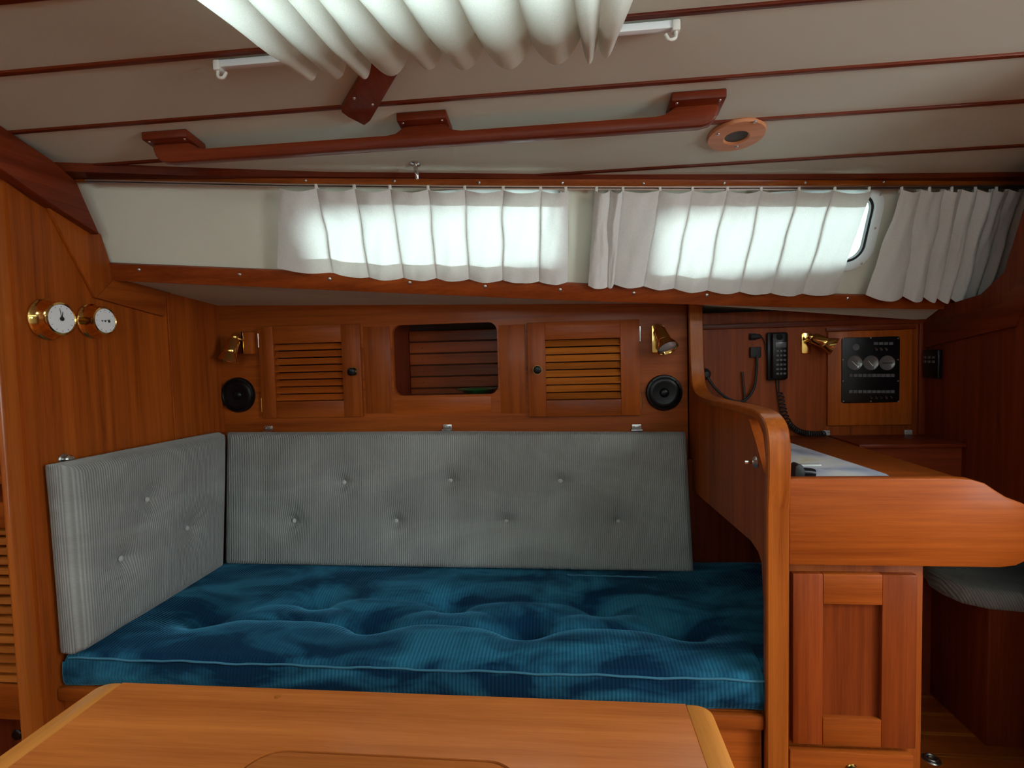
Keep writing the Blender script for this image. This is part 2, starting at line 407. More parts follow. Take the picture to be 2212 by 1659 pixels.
# ---- lower trim (rail under the windows) with screws
def strip(name, pts_px, h0, out, mat, parent=None, fn=onW, bev=0.003):
    """rectangular strip on the cabin side; pts_px: (x, ytop, ybottom)"""
    vs, fs = [], []
    for (x, y0, y1) in pts_px:
        a, b = fn(x, y0, h0), fn(x, y1, h0); vs += [a, a+WN*out, b+WN*out, b]
    n = len(pts_px)
    for i in range(n-1):
        for k in range(4): fs.append([i*4+k, i*4+(k+1) % 4, i*4+4+(k+1) % 4, i*4+4+k])
    fs += [[0, 1, 2, 3][::-1], [n*4-4, n*4-3, n*4-2, n*4-1]]
    bm = bmesh.new(); bv = [bm.verts.new(v) for v in vs]; [bm.faces.new([bv[i] for i in f]) for f in fs]
    bmesh.ops.recalc_face_normals(bm, faces=bm.faces)
    e = [e for e in bm.edges if len(e.link_faces) == 2 and e.calc_face_angle(0) > 0.8]
    bmesh.ops.bevel(bm, geom=e, offset=bev, segments=2, affect='EDGES', profile=0.5)
    g = bm_geo(bm); bm.free(); return mesh_obj(name, g[0], g[1], mat, parent, auto=35)
t1 = struct(strip('trim_1', [(236, 566, 603), (700, 585, 623), (1250, 610, 647), (1700, 632, 661), (2300, 641, 668)], 0.0, 0.018, MX))
for (x, y) in ((300, 583), (517, 593), (712, 603), (885, 611), (1048, 619), (1210, 626), (1369, 633), (1527, 638), (1832, 645), (1985, 647)):
    screw(onW(x, y, 0.0185), WN, t1, 0.0055, STEEL)

# ---- ceiling: panels between battens, hatch opening
batten_px = [((0, 143), (1900, 5)), ((40, 283), (2212, 118)), ((1560, 262), (2212, 218)), ((1300, 375), (2212, 307))]
by = []
for a, b in batten_px:
    p, q = onC(*a), onC(*b); by.append((p.y+q.y)/2)
XA, XB = XL-1.0, 2.3
XS = 1.25
FH = (XL-0.92, XL-0.34, 0.0, 0.55)      # open hatch over the forward cabin
ceiling = sempty('ceiling', (0.4, 0.6, ceil_z(0.6)))
HX0, HX1, HY0, HY1 = -0.62, 0.12, 0.14, 0.72     # deck hatch above the saloon table
edge_y = lambda x: A_.y + (C_.y-A_.y)*(x-A_.x)/(C_.x-A_.x)
cuts = [-1.7, -1.35, -1.0, -0.65, -0.3, 0.05, HY1+0.09] + by
cuts = sorted(set([c for c in cuts if c < by[0]-0.02] + by))
def ceil_panel(y0, y1, xa, xb, yb=None, hole=False):
    """panel in the ceiling plane; yb = far y at xb when the panel tapers"""
    yb = y1 if yb is None else yb
    P = lambda x, y: V((x, y, ceil_z(y)))
    poly = [P(xa, y0), P(xb, y0), P(xb, yb), P(xa, y1)]
    return poly
gap = 0.0035
prev = cuts[0]
for c in cuts[1:] + [None]:
    y0 = prev+gap
    if c is None:      # last panel tapers into the upper trim
        poly = [V((x, y, ceil_z(y))) for x, y in ((XA, min(y0, edge_y(XA)+0.03)), (XB, y0), (XB, edge_y(XB)+0.03), (XA, edge_y(XA)+0.031))]
        xs = A_.x + (y0-A_.y)*(C_.x-A_.x)/(C_.y-A_.y)   # where the trim meets this batten
        poly = [V((x, y, ceil_z(y))) for x, y in ((xs-0.15, y0), (XB, y0), (XB, edge_y(XB)+0.03), (xs-0.15, max(y0+0.002, edge_y(xs-0.15)+0.03)))]
        prism('ceiling_panel', poly, (0, 0, 0.012), VINYL, ceiling)
    else:
        y1 = c-gap
        def P(x, y): return V((x, y, ceil_z(y)))
        if y0 < HY1 and y1 > HY0:       # cut the hatch out of these panels
            a, b = max(y0, HY0), min(y1, HY1)
            xl = FH[1] if y0 < FH[3] and y1 > FH[2] else XA
            prism('ceiling_panel', [P(xl, y0), P(HX0, y0), P(HX0, y1), P(xl, y1)], (0, 0, 0.012), VINYL, ceiling)
            xe = XS if y0 < 0.42 else XB
            prism('ceiling_panel', [P(HX1, y0), P(xe, y0), P(xe, y1), P(HX1, y1)], (0, 0, 0.012), VINYL, ceiling)
            if y0 < HY0-0.001: prism('ceiling_panel', [P(HX0, y0), P(HX1, y0), P(HX1, HY0), P(HX0, HY0)], (0, 0, 0.012), VINYL, ceiling)
            if y1 > HY1+0.001: prism('ceiling_panel', [P(HX0, HY1), P(HX1, HY1), P(HX1, y1), P(HX0, y1)], (0, 0, 0.012), VINYL, ceiling)
        else:
            ye = edge_y(XA)+0.03
            if y1 > ye:    # trim cuts the left corner off
                xs1 = A_.x + (y1-0.03-A_.y)*(C_.x-A_.x)/(C_.y-A_.y)
                if y0 > ye:
                    xs0 = A_.x + (y0-0.03-A_.y)*(C_.x-A_.x)/(C_.y-A_.y)
                    poly = [P(xs0, y0), P(XB, y0), P(XB, y1), P(xs1, y1)]
                else: poly = [P(XA, y0), P(XB, y0), P(XB, y1), P(xs1, y1), P(XA, ye)]
            else:
                xe = XS if y0 < 0.42 and y1 > -0.68 else XB
                xl = FH[1] if y0 < FH[3] and y1 > FH[2] else XA
                poly = [P(xl, y0), P(xe, y0), P(xe, y1), P(xl, y1)]
            prism('ceiling_panel', poly, (0, 0, 0.012), VINYL, ceiling)
        if y1 > HY1 or c in by or True:
            xa = FH[1] if FH[2] < c < FH[3] else XA
            if c > edge_y(XA): xa = A_.x + (c-0.01-A_.y)*(C_.x-A_.x)/(C_.y-A_.y)
            xe = XS if -0.68 < c < 0.42 else XB
            segs = [(xa, xe)]
            if HY0 < c < HY1: segs = [(xa, HX0), (HX1, xe)]
            for (s0, s1) in segs:
                box('batten', (s0, c-0.0065, ceil_z(c)-0.004), (s1, c+0.0065, ceil_z(c)+0.01), RX, ceiling, bev=0.0015)
    prev = c
# deck above the panels (closes the gaps) with the same hatch opening
P = lambda x, y: V((x, y, ceil_z(y)+0.014))
SH = (1.25, 2.24, -0.68, 0.42)          # slide opening added in the deck, out of view aft, for more daylight
struct(prism('ceiling_deck', [P(XA-.02, -1.8), P(XB+.02, -1.8), P(XB+.02, edge_y(XB)+0.05), P(XA-.02, edge_y(XA)+0.05)], (0, 0, 0.02), VINYL,
       holes=[[P(FH[0], FH[2]), P(FH[1], FH[2]), P(FH[1], FH[3]), P(FH[0], FH[3])], [P(HX0, HY0), P(HX1, HY0), P(HX1, HY1), P(HX0, HY1)], [P(SH[0], SH[2]), P(SH[1], SH[2]), P(SH[1], SH[3]), P(SH[0], SH[3])]]))
portal('daylight_fore_hatch', P((FH[0]+FH[1])/2, (FH[2]+FH[3])/2)+V((0, 0, 0.03)), (0, 0, -1), FH[1]-FH[0], FH[3]-FH[2])
portal('daylight_added_slide', P((SH[0]+SH[1])/2, (SH[2]+SH[3])/2)+V((0, 0, 0.03)), (0, 0, -1), SH[1]-SH[0], SH[3]-SH[2])

# deck hatch: coaming, frame and pane
P = lambda x, y, d=0: V((x, y, ceil_z(y)+d))
hroot = sempty('window_3', P((HX0+HX1)/2, (HY0+HY1)/2))
hin = [P(HX0+0.02, HY0+0.02), P(HX1-0.02, HY0+0.02), P(HX1-0.02, HY1-0.02), P(HX0+0.02, HY1-0.02)]
hout = [P(HX0, HY0), P(HX1, HY0), P(HX1, HY1), P(HX0, HY1)]
prism('hatch_coaming', hout, (0, 0, 0.09), WHITE, hroot, holes=[hin])
prism('hatch_pane', [p+V((0, 0, 0.08)) for p in hin], (0, 0, 0.008), GLASS, hroot)
portal('daylight_hatch', P((HX0+HX1)/2, (HY0+HY1)/2, 0.12), (0, 0, -1), HX1-HX0, HY1-HY0)

# ---- upper trim along the ceiling edge, with screws in its lower face
up_px = [(118, 350), (400, 361), (700, 371), (1000, 374), (1300, 377), (1700, 376), (2000, 374), (2300, 370)]
vs, fs = [], []
for (x, y) in up_px:
    a = onC(x, y, 0.0); tz = V((0, 0, 1))
    drop = 0.013 if x > 450 else 0.022
    nrm = V((WN.x, WN.y, 0)).normalized()
    foot = a - nrm*0.05
    vs += [a+V((0, 0, 0.004)), a-V((0, 0, drop)), a-V((0, 0, drop+0.005))-nrm*0.052, foot+V((0, 0, 0.004))-V((0, 0, drop))]
    vs[-1] = vs[-2]+V((0, 0, 0.034))
n = len(up_px)
for i in range(n-1):
    for k in range(4): fs.append([i*4+k, i*4+(k+1) % 4, i*4+4+(k+1) % 4, i*4+4+k])
fs += [[3, 2, 1, 0], [n*4-4, n*4-3, n*4-2, n*4-1]]
t2 = struct(mesh_obj('trim_2', vs, fs, RX))
t3 = struct(strip('trim_3', [(168, 386, 392), (600, 384, 398), (1240, 386, 401), (2300, 384, 399)], 0.0, 0.012, WX, bev=0.0015))
for (x, y) in ((660, 390), (852, 391), (1035, 394), (1215, 395), (1390, 396), (1565, 395), (1740, 394), (1910, 393)):
    screw(onW(x, y, 0.0125), WN, t3, 0.004)

# ---- left bulkhead (wall_left) with edge post, corner batten, knee boards and deck beam
wleft = sempty('wall_left', (XL, 1.5, 0))
bulk = [(1.150, 0), (2.25, 0), (2.25, 1.38), (1.90, 1.395), (1.45, 1.44), (1.43, 1.48), (1.335, 1.68), (1.28, 1.71), (1.150, 1.735)]
prism('bulkhead_panel', [V((XL, y, z)) for y, z in bulk], (-0.02, 0, 0), WZ, wleft)
pxl, pxr = onY(45, 1465, 1.122).x, onY(96, 1465, 1.160).x
pc = V(((pxl+pxr)/2, 1.128, 0)); pw_ = (pxr-pxl)/2; prof = []
for k in range(13):
    a = math.pi*k/12; prof.append((pc.x+pw_*math.cos(a), pc.y-0.022*math.sin(a)))
prof += [(pc.x-pw_, 1.160), (pc.x+pw_, 1.160)]
prism('edge_post', [V((x, y, 0)) for x, y in prof], (0, 0, 1.742), EDG, wleft)
p0, p1 = onX(362, 640, XL), onX(374, 948, XL)
box('corner_batten', (XL, p0.y-0.009, 0.80), (XL+0.006, p0.y+0.009, p0.z+0.03), WZ, wleft, bev=0.002)
# deck beam at the ceiling
def onXp(pts, X): return [onX(x, y, X) for x, y in pts]
XB1 = XL+0.035
prism('deck_beam', onXp([(-60, 205), (0, 270), (112, 345), (165, 392), (216, 507), (92, 428), (0, 362), (-60, 315)], XB1), (-0.036, 0, 0), RY, wleft, bev=0.003)
prism('knee_board', onXp([(95, 428), (218, 505), (240, 572), (247, 603), (208, 643)], XL+0.012), (-0.013, 0, 0), WZ, wleft, bev=0.002)
prism('knee_board', onXp([(208, 643), (247, 603), (300, 612), (362, 632), (356, 684)], XL+0.012), (-0.013, 0, 0), WY, wleft, bev=0.002)
# forward compartment beyond the doorway: locker front with a louvred door
wf = sempty('wall_forward', (XL-0.5, 1.32, 0))
box('locker_front', (XL-0.9, 1.33, 0), (XL-0.06, 1.36, 1.75), RZ, wf)
ledge_p = onY(20, 1032, 1.31)
box('ledge', (XL-0.9, 1.285, ledge_p.z-0.012), (XL-0.06, 1.33, ledge_p.z+0.008), WX, wf)
d1 = sempty('door_1', (XL-0.4, 1.32, 0.3))
sx1 = onY(24, 1250, 1.30).x
zt = onY(10, 1149, 1.31).z; zb = onY(30, 1468, 1.31).z
zT = onY(10, 1085, 1.31).z
box('stile', (sx1, 1.305, 0.18), (XL-0.062, 1.329, zT), WZ, d1)
box('top_rail', (sx1-0.42, 1.305, zt+0.012), (sx1, 1.329, zT), WX, d1)
box('bottom_rail', (sx1-0.42, 1.305, 0.18), (sx1, 1.329, zb-0.014), WX, d1)
box('stile', (sx1-0.48, 1.305, 0.18), (sx1-0.42, 1.329, zT), WZ, d1)
def slat_mesh(L, h, t, tilt, mat):
    v, f = g_box((-L/2, -t/2, -h/2), (L/2, t/2, h/2), 0.0012, 1)
    rot = Matrix.Rotation(tilt, 3, 'X'); v = [rot @ p for p in v]
    me = bpy.data.meshes.new('slat'); me.from_pydata([tuple(p) for p in v], [], f); me.materials.append(mat); return me
sl = slat_mesh(0.42, 0.024, 0.006, math.radians(-42), TX)
for k in range(16):
    link('slat', sl, d1, (sx1-0.21, 1.318, zt+(zb-zt)*k/15))
hp = onY(43, 1582, 1.24)
lathe('finger_pull', [(0.0, 0.0), (0.013, 0.0), (0.016, 0.005), (0.013, 0.008), (0.0, 0.006)], onY(40, 1585, 1.305), (0, -1, 0), BLACK, d1, 20)

# ---- hull lining behind everything, aft and port enclosure, floor
struct(box('wall_hull', (XA, 2.27, 0), (XB, 2.30, 1.5), DARKBR, bev=0))
floor = sempty('floor', (0.4, 0.3, 0))
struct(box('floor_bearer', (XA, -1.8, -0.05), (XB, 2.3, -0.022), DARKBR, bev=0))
y = -1.75; k = 0
while y < 2.2:
    box('plank', (XA, y, -0.022), (XB, y+0.078, 0.0), WX, floor, bev=0.001, seg=1)
    box('inlay_strip', (XA, y+0.0785, -0.022), (XB, y+0.0895, 0.0), TX, floor, bev=0.0005, seg=1); y += 0.09
rp = onZ(2012, 1640, 0.0)
# aft wall with companionway, port side with windows, forward wall
CW = dict(y0=-0.65, y1=0.25, z0=0.75, z1=1.72)
struct(prism('wall_aft', [V((XB, -1.8, 0)), V((XB, 2.3, 0)), V((XB, 2.3, 1.55)), V((XB, -1.8, 2.2))], (0.04, 0, 0), RZ,
       holes=[[V((XB, CW['y0'], CW['z0'])), V((XB, CW['y1'], CW['z0'])), V((XB, CW['y1'], CW['z1'])), V((XB, CW['y0'], CW['z1']))]]))
portal('daylight_companionway', (XB+0.05, (CW['y0']+CW['y1'])/2, (CW['z0']+CW['z1'])/2), (-1, 0, 0), CW['y1']-CW['y0'], CW['z1']-CW['z0'])
pw = [(-0.95, -0.35), (0.15, 0.75)]
ph = [[V((a, -1.72, 1.48)), V((b, -1.72, 1.48)), V((b, -1.72, 1.72)), V((a, -1.72, 1.72))] for a, b in pw]
struct(prism('wall_port', [V((XA, -1.72, 0)), V((XB, -1.72, 0)), V((XB, -1.72, 2.1)), V((XA, -1.72, 2.1))], (0, -0.04, 0), VINYL, holes=ph))
for i, (a, b) in enumerate(pw):
    wr = sempty('window_%d' % (4+i), ((a+b)/2, -1.72, 1.48))
    prism('window_frame', [V((x, -1.72, z)) for x, z in ((a-.03, 1.45), (b+.03, 1.45), (b+.03, 1.75), (a-.03, 1.75))], (0, 0.01, 0), ALU, wr,
          holes=[[V((x, -1.72, z)) for x, z in ((a, 1.48), (b, 1.48), (b, 1.72), (a, 1.72))]])
    prism('window_pane', [V((x, -1.74, z)) for x, z in ((a, 1.48), (b, 1.48), (b, 1.72), (a, 1.72))], (0, -0.004, 0), GLASS, wr)
struct(box('wall_fore_end', (XA-0.03, -1.8, 0), (XA, 2.3, 2.1), RZ, bev=0))

# ---- right bulkhead (wall_right) with knee board
wr = sempty('wall_right', (XR, 1.6, 0.62))
rb = [(0.92, 0.62), (1.9, 0.62), (1.9, 1.28), (1.66, 1.31), (1.58, 1.36), (1.49, 1.60), (1.40, 1.684), (0.92, 1.762)]  # near end extended out of view to shade the nav corner
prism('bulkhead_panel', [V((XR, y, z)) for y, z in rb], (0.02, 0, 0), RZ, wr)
struct(box('wall_light_baffle', (XR+0.021, 0.92, 0.0), (XB-0.001, 0.94, 1.752), RZ, bev=0))  # unseen baffle, added to keep companionway light off the ceiling beyond the bulkhead
box('low_light_baffle', (XR, 0.92, 0.0), (XR+0.02, 1.27, 0.62), RZ, wr, bev=0)  # added out of view to stop low light from aft
prism('knee_board', onXp([(1994, 696), (2120, 668), (2165, 655), (2230, 560), (2290, 470), (2290, 560), (2212, 662), (2188, 706), (2030, 742), (1994, 752)], XR-0.010), (0.012, 0, 0), RY, wr, bev=0.002)

# ---- nav station back panel
navw = sempty('wall_nav_back', (0.8, YC, 0.85))
zn0 = 0.80
box('back_panel', (XP+0.046, YC, zn0), (XR+0.02, YC+0.02, onY(1515, 690, YC).z+0.02), MZ, navw, bev=0)
tp = [onY(1515, 690, YC), onY(1990, 694, YC)]
box('cornice', (XP+0.046, YC-0.008, tp[1].z-0.006), (XR, YC, tp[1].z+0.012), RX, navw, bev=0.002)
px = onY(1990, 800, YC).x
box('corner_stile', (px-0.012, YC-0.010, 0.86), (XR, YC, tp[1].z-0.008), RZ, navw, bev=0.002)
# lower hull lining seen through the foot tunnel under the chart table
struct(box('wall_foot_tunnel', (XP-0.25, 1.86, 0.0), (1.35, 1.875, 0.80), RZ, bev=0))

# ================================================================== FURNITURE
def cushion(name, c, thick, mat, buttons, parent, r=0.022, puff=0.012, bd=0.040, bs=0.040, nu=150, nv=70, creases=()):
    """c = TL, TR, BR, BL of the visible face; buttons in world coordinates on that face"""
    TL, TR, BR, BL = [V(p) for p in c]
    n = ((TR-TL).cross(BL-TL)).normalized()
    if n.dot(CAM-TL) < 0: n = -n
    W = ((TR-TL).length+(BR-BL).length)/2; H = ((BL-TL).length+(BR-TR).length)/2
    vs, fs, uv = [], [], []
    def warp(t, m):  # denser rows near the edges
        return t
    bl = [V(b) for b in buttons]
    for j in range(nv+1):
        for i in range(nu+1):
            u, v = i/nu, j/nv
            p = (TL*(1-u)+TR*u)*(1-v)+(BL*(1-u)+BR*u)*v
            e = min(u*W, (1-u)*W, v*H, (1-v)*H)
            off = 0.0
            if e < r: off -= r*(1-math.sqrt(max(0, 1-(1-e/r)**2)))
            off += puff*(math.sin(math.pi*u)*math.sin(math.pi*v))**0.6
            for b in bl:
                d = p-b; d -= n*d.dot(n); L = d.length
                off -= bd*math.exp(-(L/bs)**0.9)
                # soft crease running sideways from each button
                ax = abs(d.dot((TR-TL).normalized())); ay = abs(d.dot((BL-TL).normalized()))
                off -= 0.007*math.exp(-ay/0.009)*math.exp(-ax/0.05)
            vs.append(p+n*off); uv.append((u*W, v*H))
    q = nu+1
    for j in range(nv):
        for i in range(nu): fs.append([j*q+i, j*q+i+1, (j+1)*q+i+1, (j+1)*q+i])
    ring = [(i, 0) for i in range(nu)]+[(nu, j) for j in range(nv)]+[(i, nv) for i in range(nu, 0, -1)]+[(0, j) for j in range(nv, 0, -1)]
    front = [j*q+i for i, j in ring]
    def layer(depth, inset):
        ids = []
        cen = (TL+TR+BR+BL)/4
        for (i, j) in ring:
            u, v = i/nu, j/nv
            p = (TL*(1-u)+TR*u)*(1-v)+(BL*(1-u)+BR*u)*v
            d = (p-cen).normalized()
            ids.append(len(vs)); vs.append(p-n*depth-d*inset)
            du = (-(depth-r) if i == 0 else (depth-r) if i == nu else 0); dv = (-(depth-r) if j == 0 else (depth-r) if j == nv else 0)
            uv.append((u*W+du, v*H+dv))
        return ids
    prevl = front
    for depth, ins in ((thick*0.5, -0.004), (thick-0.012, 0.0), (thick, 0.012)):
        cur = layer(depth, ins); m = len(ring)
        for k in range(m): fs.append([prevl[k], prevl[(k+1) % m], cur[(k+1) % m], cur[k]])
        prevl = cur
    fs.append(prevl[::-1])
    for p in vs: p.z = max(p.z, SEAT+0.003)
    o = mesh_obj(name, vs, fs, mat, parent, smooth=True, uvs=uv)
    return o, n, bd
def button(p, n, parent, r=0.0085, mat=GREY_B):
    lathe('button', [(0, -0.004), (r*0.8, -0.004), (r, 0.0), (r*0.85, 0.003), (r*0.4, 0.005), (0, 0.0055)], V(p), n, mat, parent, 16)

# ---- settee backrest
bc = [onY(484, 934, 1.815), onY(1484, 933, 1.815), onZ(1501, 1240, SEAT+0.004), onZ(481, 1222, SEAT+0.004)]
bn = ((bc[1]-bc[0]).cross(bc[3]-bc[0])).normalized(); bn = bn if bn.y < 0 else -bn
bcc = bn.dot(bc[0])
back_t = thing('backrest_cushion', (bc[2]+bc[3])/2, 'long grey corduroy backrest cushion with seven buttons behind the blue seat', 'cushion')
bpx = [(737, 1043), (970, 1039), (1210, 1040), (628, 1127), (852, 1127), (1092, 1127), (1337, 1127)]
bw = [onP(x, y, bn, bcc) for x, y in bpx]
o, n_, d_ = cushion('cover', bc, 0.085, GREY_C, bw, back_t, nu=190, nv=64)
for b in bw: button(b+bn*(-0.024), bn, back_t)
for (x, y) in ((581, 925), (967, 922), (1375, 922)):
    p = onY(x, y+3, YC-0.002)
    hg = box('hinge', (p.x-0.016, YC-0.006, p.z-0.002), (p.x+0.016, YC-0.0015, p.z+0.014), STEEL, back_t, bev=0.001)
    tube('hinge_pin', [V((p.x-0.019, YC-0.010, p.z-0.006)), V((p.x+0.019, YC-0.010, p.z-0.006))], 0.005, CHROME, hg, 10)
    for s in (-0.009, 0.009): screw(V((p.x+s, YC-0.006, p.z+0.006)), (0, -1, 0), hg, 0.003, CHROME)

# ---- end cushion on the left bulkhead
XE = XL+0.088
ec = [onX(156, 1004, XE), onX(486, 937, XE), onX(481, 1223, XE), onX(188, 1408, XE)]
ec[2].z = ec[3].z = SEAT+0.004
ec[1].y = 1.79; ec[2].y = 1.735
end_t = thing('end_cushion', (ec[2]+ec[3])/2, 'grey corduroy end cushion with three buttons leaning on the left bulkhead', 'cushion')
en = V((1, 0, 0)); ew = [onX(x, y, XE) for x, y in ((333, 1079), (418, 1141), (277, 1207))]
o, n_, d_ = cushion('cover', ec, 0.084, GREY_C, ew, end_t, nu=100, nv=70, r=0.03, puff=0.014)
for b in ew: button(b-en*0.022, en, end_t)

# ---- blue seat cushion with tufts
sx0, sx1_ = XL+0.012, XP+0.26
sy0, sy1 = 1.188, 1.855
tufts = [onZ(x, y, SEAT-0.01) for x, y in ((440, 1337), (803, 1348), (1130, 1359), (1490, 1362), (688, 1294), (978, 1300), (1300, 1309))]
segs = [(tufts[i], tufts[i+1]) for i in range(3)] + [(tufts[4], tufts[5]), (tufts[5], tufts[6])] + [(tufts[0], tufts[4]), (tufts[1], tufts[4]), (tufts[1], tufts[5]), (tufts[2], tufts[5]), (tufts[2], tufts[6]), (tufts[3], tufts[6])]
seat_t = thing('seat_cushion', ((sx0+sx1_)/2, (sy0+sy1)/2, 0.355), 'long blue corduroy seat cushion with deep tufts on the settee', 'cushion')
def seg_d(x, y, a, b):
    dx, dy = b.x-a.x, b.y-a.y; t = max(0, min(1, ((x-a.x)*dx+(y-a.y)*dy)/(dx*dx+dy*dy)))
    return math.hypot(x-a.x-t*dx, y-a.y-t*dy)
nx, ny = 290, 100; vs, fs, uv = [], [], []
sfy = lambda x: sy0 if x < XP+0.005 else sy0+0.055     # set back inside the foot tunnel
zb_ = onY(1600, 1540, 1.186).z
from mathutils import noise as mnoise
for j in range(ny+1):
    for i in range(nx+1):
        x = sx0+(sx1_-sx0)*i/nx; y = sfy(x)+(sy1-sfy(x))*j/ny
        z = SEAT
        ef = y-sfy(x)
        z += 0.016*math.sin(min(1, ef/0.16)*math.pi*0.55)*math.exp(-max(0, ef-0.12)/0.22)   # crown towards the front
        e = min(x-sx0, sx1_-x, sy1-y)
        if e < 0.03: z -= 0.03*(1-math.sqrt(max(0, 1-(1-e/0.03)**2)))
        if ef < 0.012: z -= 0.010*(1-math.sqrt(max(0, 1-(1-ef/0.012)**2)))
        for k, t in enumerate(tufts):
            d = math.hypot(x-t.x, (y-t.y)*1.15); z -= (0.040 if k < 4 else 0.034)*math.exp(-(d/0.030)) + 0.034*math.exp(-(d/0.085)**1.5)
        for k, (a, b) in enumerate(segs):
            d = seg_d(x, y, a, b); z -= (0.020 if k < 3 else 0.006)*math.exp(-d/0.018)
        z += 0.003*mnoise.noise(V((x*6, y*9, 0.3))) + 0.0015*mnoise.noise(V((x*19, y*22, 1.3)))
        z = max(z, SEAT-0.062)
        vs.append(V((x, y, z))); uv.append((x, y))
q = nx+1
for j in range(ny):
    for i in range(nx): fs.append([j*q+i, j*q+i+1, (j+1)*q+i+1, (j+1)*q+i])
ring = [(i, 0) for i in range(nx)]+[(nx, j) for j in range(ny)]+[(i, ny) for i in range(nx, 0, -1)]+[(0, j) for j in range(ny, 0, -1)]
prevl = [j*q+i for i, j in ring]
for zz, bul in ((SEAT-0.022, 0.0), (SEAT-0.05, 0.006), (zb_+0.012, 0.003), (zb_, -0.008)):
    cur = []
    for (i, j) in ring:
        x = sx0+(sx1_-sx0)*i/nx; y = sfy(x)+(sy1-sfy(x))*j/ny
        yy = y-bul*(1+0.5*math.sin(x*21)) if j == 0 else y
        cur.append(len(vs)); vs.append(V((x, yy, zz))); uv.append((x if j in (0, ny) else y, y+(SEAT-zz) if j != 0 else y-(SEAT-zz)))
    mm = len(ring)
    for k in range(mm): fs.append([prevl[k], prevl[(k+1) % mm], cur[(k+1) % mm], cur[k]])
    prevl = cur
fs.append(prevl[::-1])
mesh_obj('cover', vs, fs, BLUE_C, seat_t, smooth=True, uvs=uv)
pts = [V((sx0+0.02+(XP-sx0-0.02)*k/60, sy0-0.001, SEAT-0.011+0.0016*math.sin(k*0.7)+0.001*math.sin(k*1.9))) for k in range(61)]
tube('piping', pts, 0.0028, PIPING, seat_t, 8)
zp = [onZ(1225+(1418-1225)*k/14, 1242+0.7*(k/14)*8, SEAT+0.003) for k in range(15)]
tube('zip_seam', [p+V((0, 0, 0.001*(-1)**k)) for k, p in enumerate(zp)], 0.0025, PIPING, seat_t, 6)
for t in tufts:
    p = V((t.x, t.y+0.004, SEAT-0.060)); button(p, (0, 0, 1), seat_t, 0.008, PIPING)

# ---- settee base
base_t = thing('settee_bench', ((sx0+sx1_)/2, 1.5, 0), 'mahogany settee base below the blue seat cushion', 'settee')
zf = onY(1600, 1543, 1.18).z
box('front_panel', (XL+0.002, 1.195, 0.0), (XP-0.002, 1.215, zb_-0.001), WX, base_t)
box('top_board', (XL+0.002, 1.215, 0.33), (XP+0.26, 1.855, zb_-0.001), WX, base_t)
box('front_lip', (XL+0.002, 1.178, zb_-0.034), (XP-0.002, 1.196, zb_-0.001), WX, base_t, bev=0.004)

# ---- locker front behind the settee
lock = thing('settee_locker', ((XL+XP)/2, YC, 0.80), 'mahogany locker front with two louvred doors and an open cubby above the settee', 'locker')
def c2(px, py, Y=YC): p = onY(px, py, Y); return p.x, p.z
def rect_px(x0, y0, x1, y1, Y=YC):
    xm, ym = (x0+x1)/2, (y0+y1)/2
    a, _ = c2(x0, ym, Y); b, _ = c2(x1, ym, Y); _, t = c2(xm, y0, Y); _, bt = c2(xm, y1, Y)
    return a, b, bt, t                    # x0, x1, zbottom, ztop
ox0, ox1, oz0, oz1 = rect_px(849, 699, 1075, 853)
lx = [rect_px(597, 741, 743, 866), rect_px(1179, 732, 1340, 863)]
dx = [rect_px(566, 703, 783, 901), rect_px(1141, 694, 1381, 898)]
zL, zR = onY(480, 661, YC).z+0.004, onY(1470, 656, YC).z+0.004
face = [V((XL, YC, 0.78)), V((XP, YC, 0.78)), V((XP, YC, zR)), V((XL, YC, zL))]
oh = [[V((x, YC, z)) for x, z in rrect((ox0+ox1)/2, (oz0+oz1)/2, ox1-ox0, oz1-oz0, 0.032, 8)]]
lh = [[V((a, YC, b)), V((c, YC, b)), V((c, YC, d)), V((a, YC, d))] for a, c, b, d in lx]
prism('face_panel', face, (0, 0.02, 0), WX, lock, holes=oh+lh)
# flush boards around the cubby
a, b, c, d = rect_px(788, 705, 845, 893); box('stile', (a, YC-0.0015, c), (b, YC+0.001, d), WZ, lock, bev=0.0005)
a, b, c, d = rect_px(851, 858, 1061, 893); box('rail', (a, YC-0.0015, c), (b, YC+0.001, d), WX, lock, bev=0.0005)
a, b, c, d = rect_px(1080, 702, 1136, 893); box('stile', (a, YC-0.0015, c), (b, YC+0.001, d), WZ, lock, bev=0.0005)
# cubby interior
YB = 2.17
sl_x0, sl_x1 = ox0-0.012, ox1+0.03
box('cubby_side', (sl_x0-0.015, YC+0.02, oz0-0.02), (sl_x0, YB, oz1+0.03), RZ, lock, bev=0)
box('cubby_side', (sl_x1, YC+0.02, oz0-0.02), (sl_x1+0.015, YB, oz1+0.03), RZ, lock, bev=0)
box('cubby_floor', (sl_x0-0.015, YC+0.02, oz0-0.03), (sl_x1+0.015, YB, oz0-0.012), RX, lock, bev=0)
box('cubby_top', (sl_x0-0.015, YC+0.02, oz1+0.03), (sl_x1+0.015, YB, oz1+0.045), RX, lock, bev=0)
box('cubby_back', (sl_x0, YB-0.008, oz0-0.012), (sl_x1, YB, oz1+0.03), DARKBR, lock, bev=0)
pitch = 0.0475; z = oz0-0.012+0.002
k = 0
pl_h = 0.0435
gap0 = onY(960, 838, YB-0.03).z
z = gap0-pitch
plank_v = g_box((-(sl_x1-sl_x0)/2+0.002, -0.007, -pl_h/2), ((sl_x1-sl_x0)/2-0.002, 0.007, pl_h/2), 0.002, 1)
pme = bpy.data.meshes.new('lining_plank'); pme.from_pydata([tuple(v) for v in plank_v[0]], [], plank_v[1]); pme.materials.append(MX)
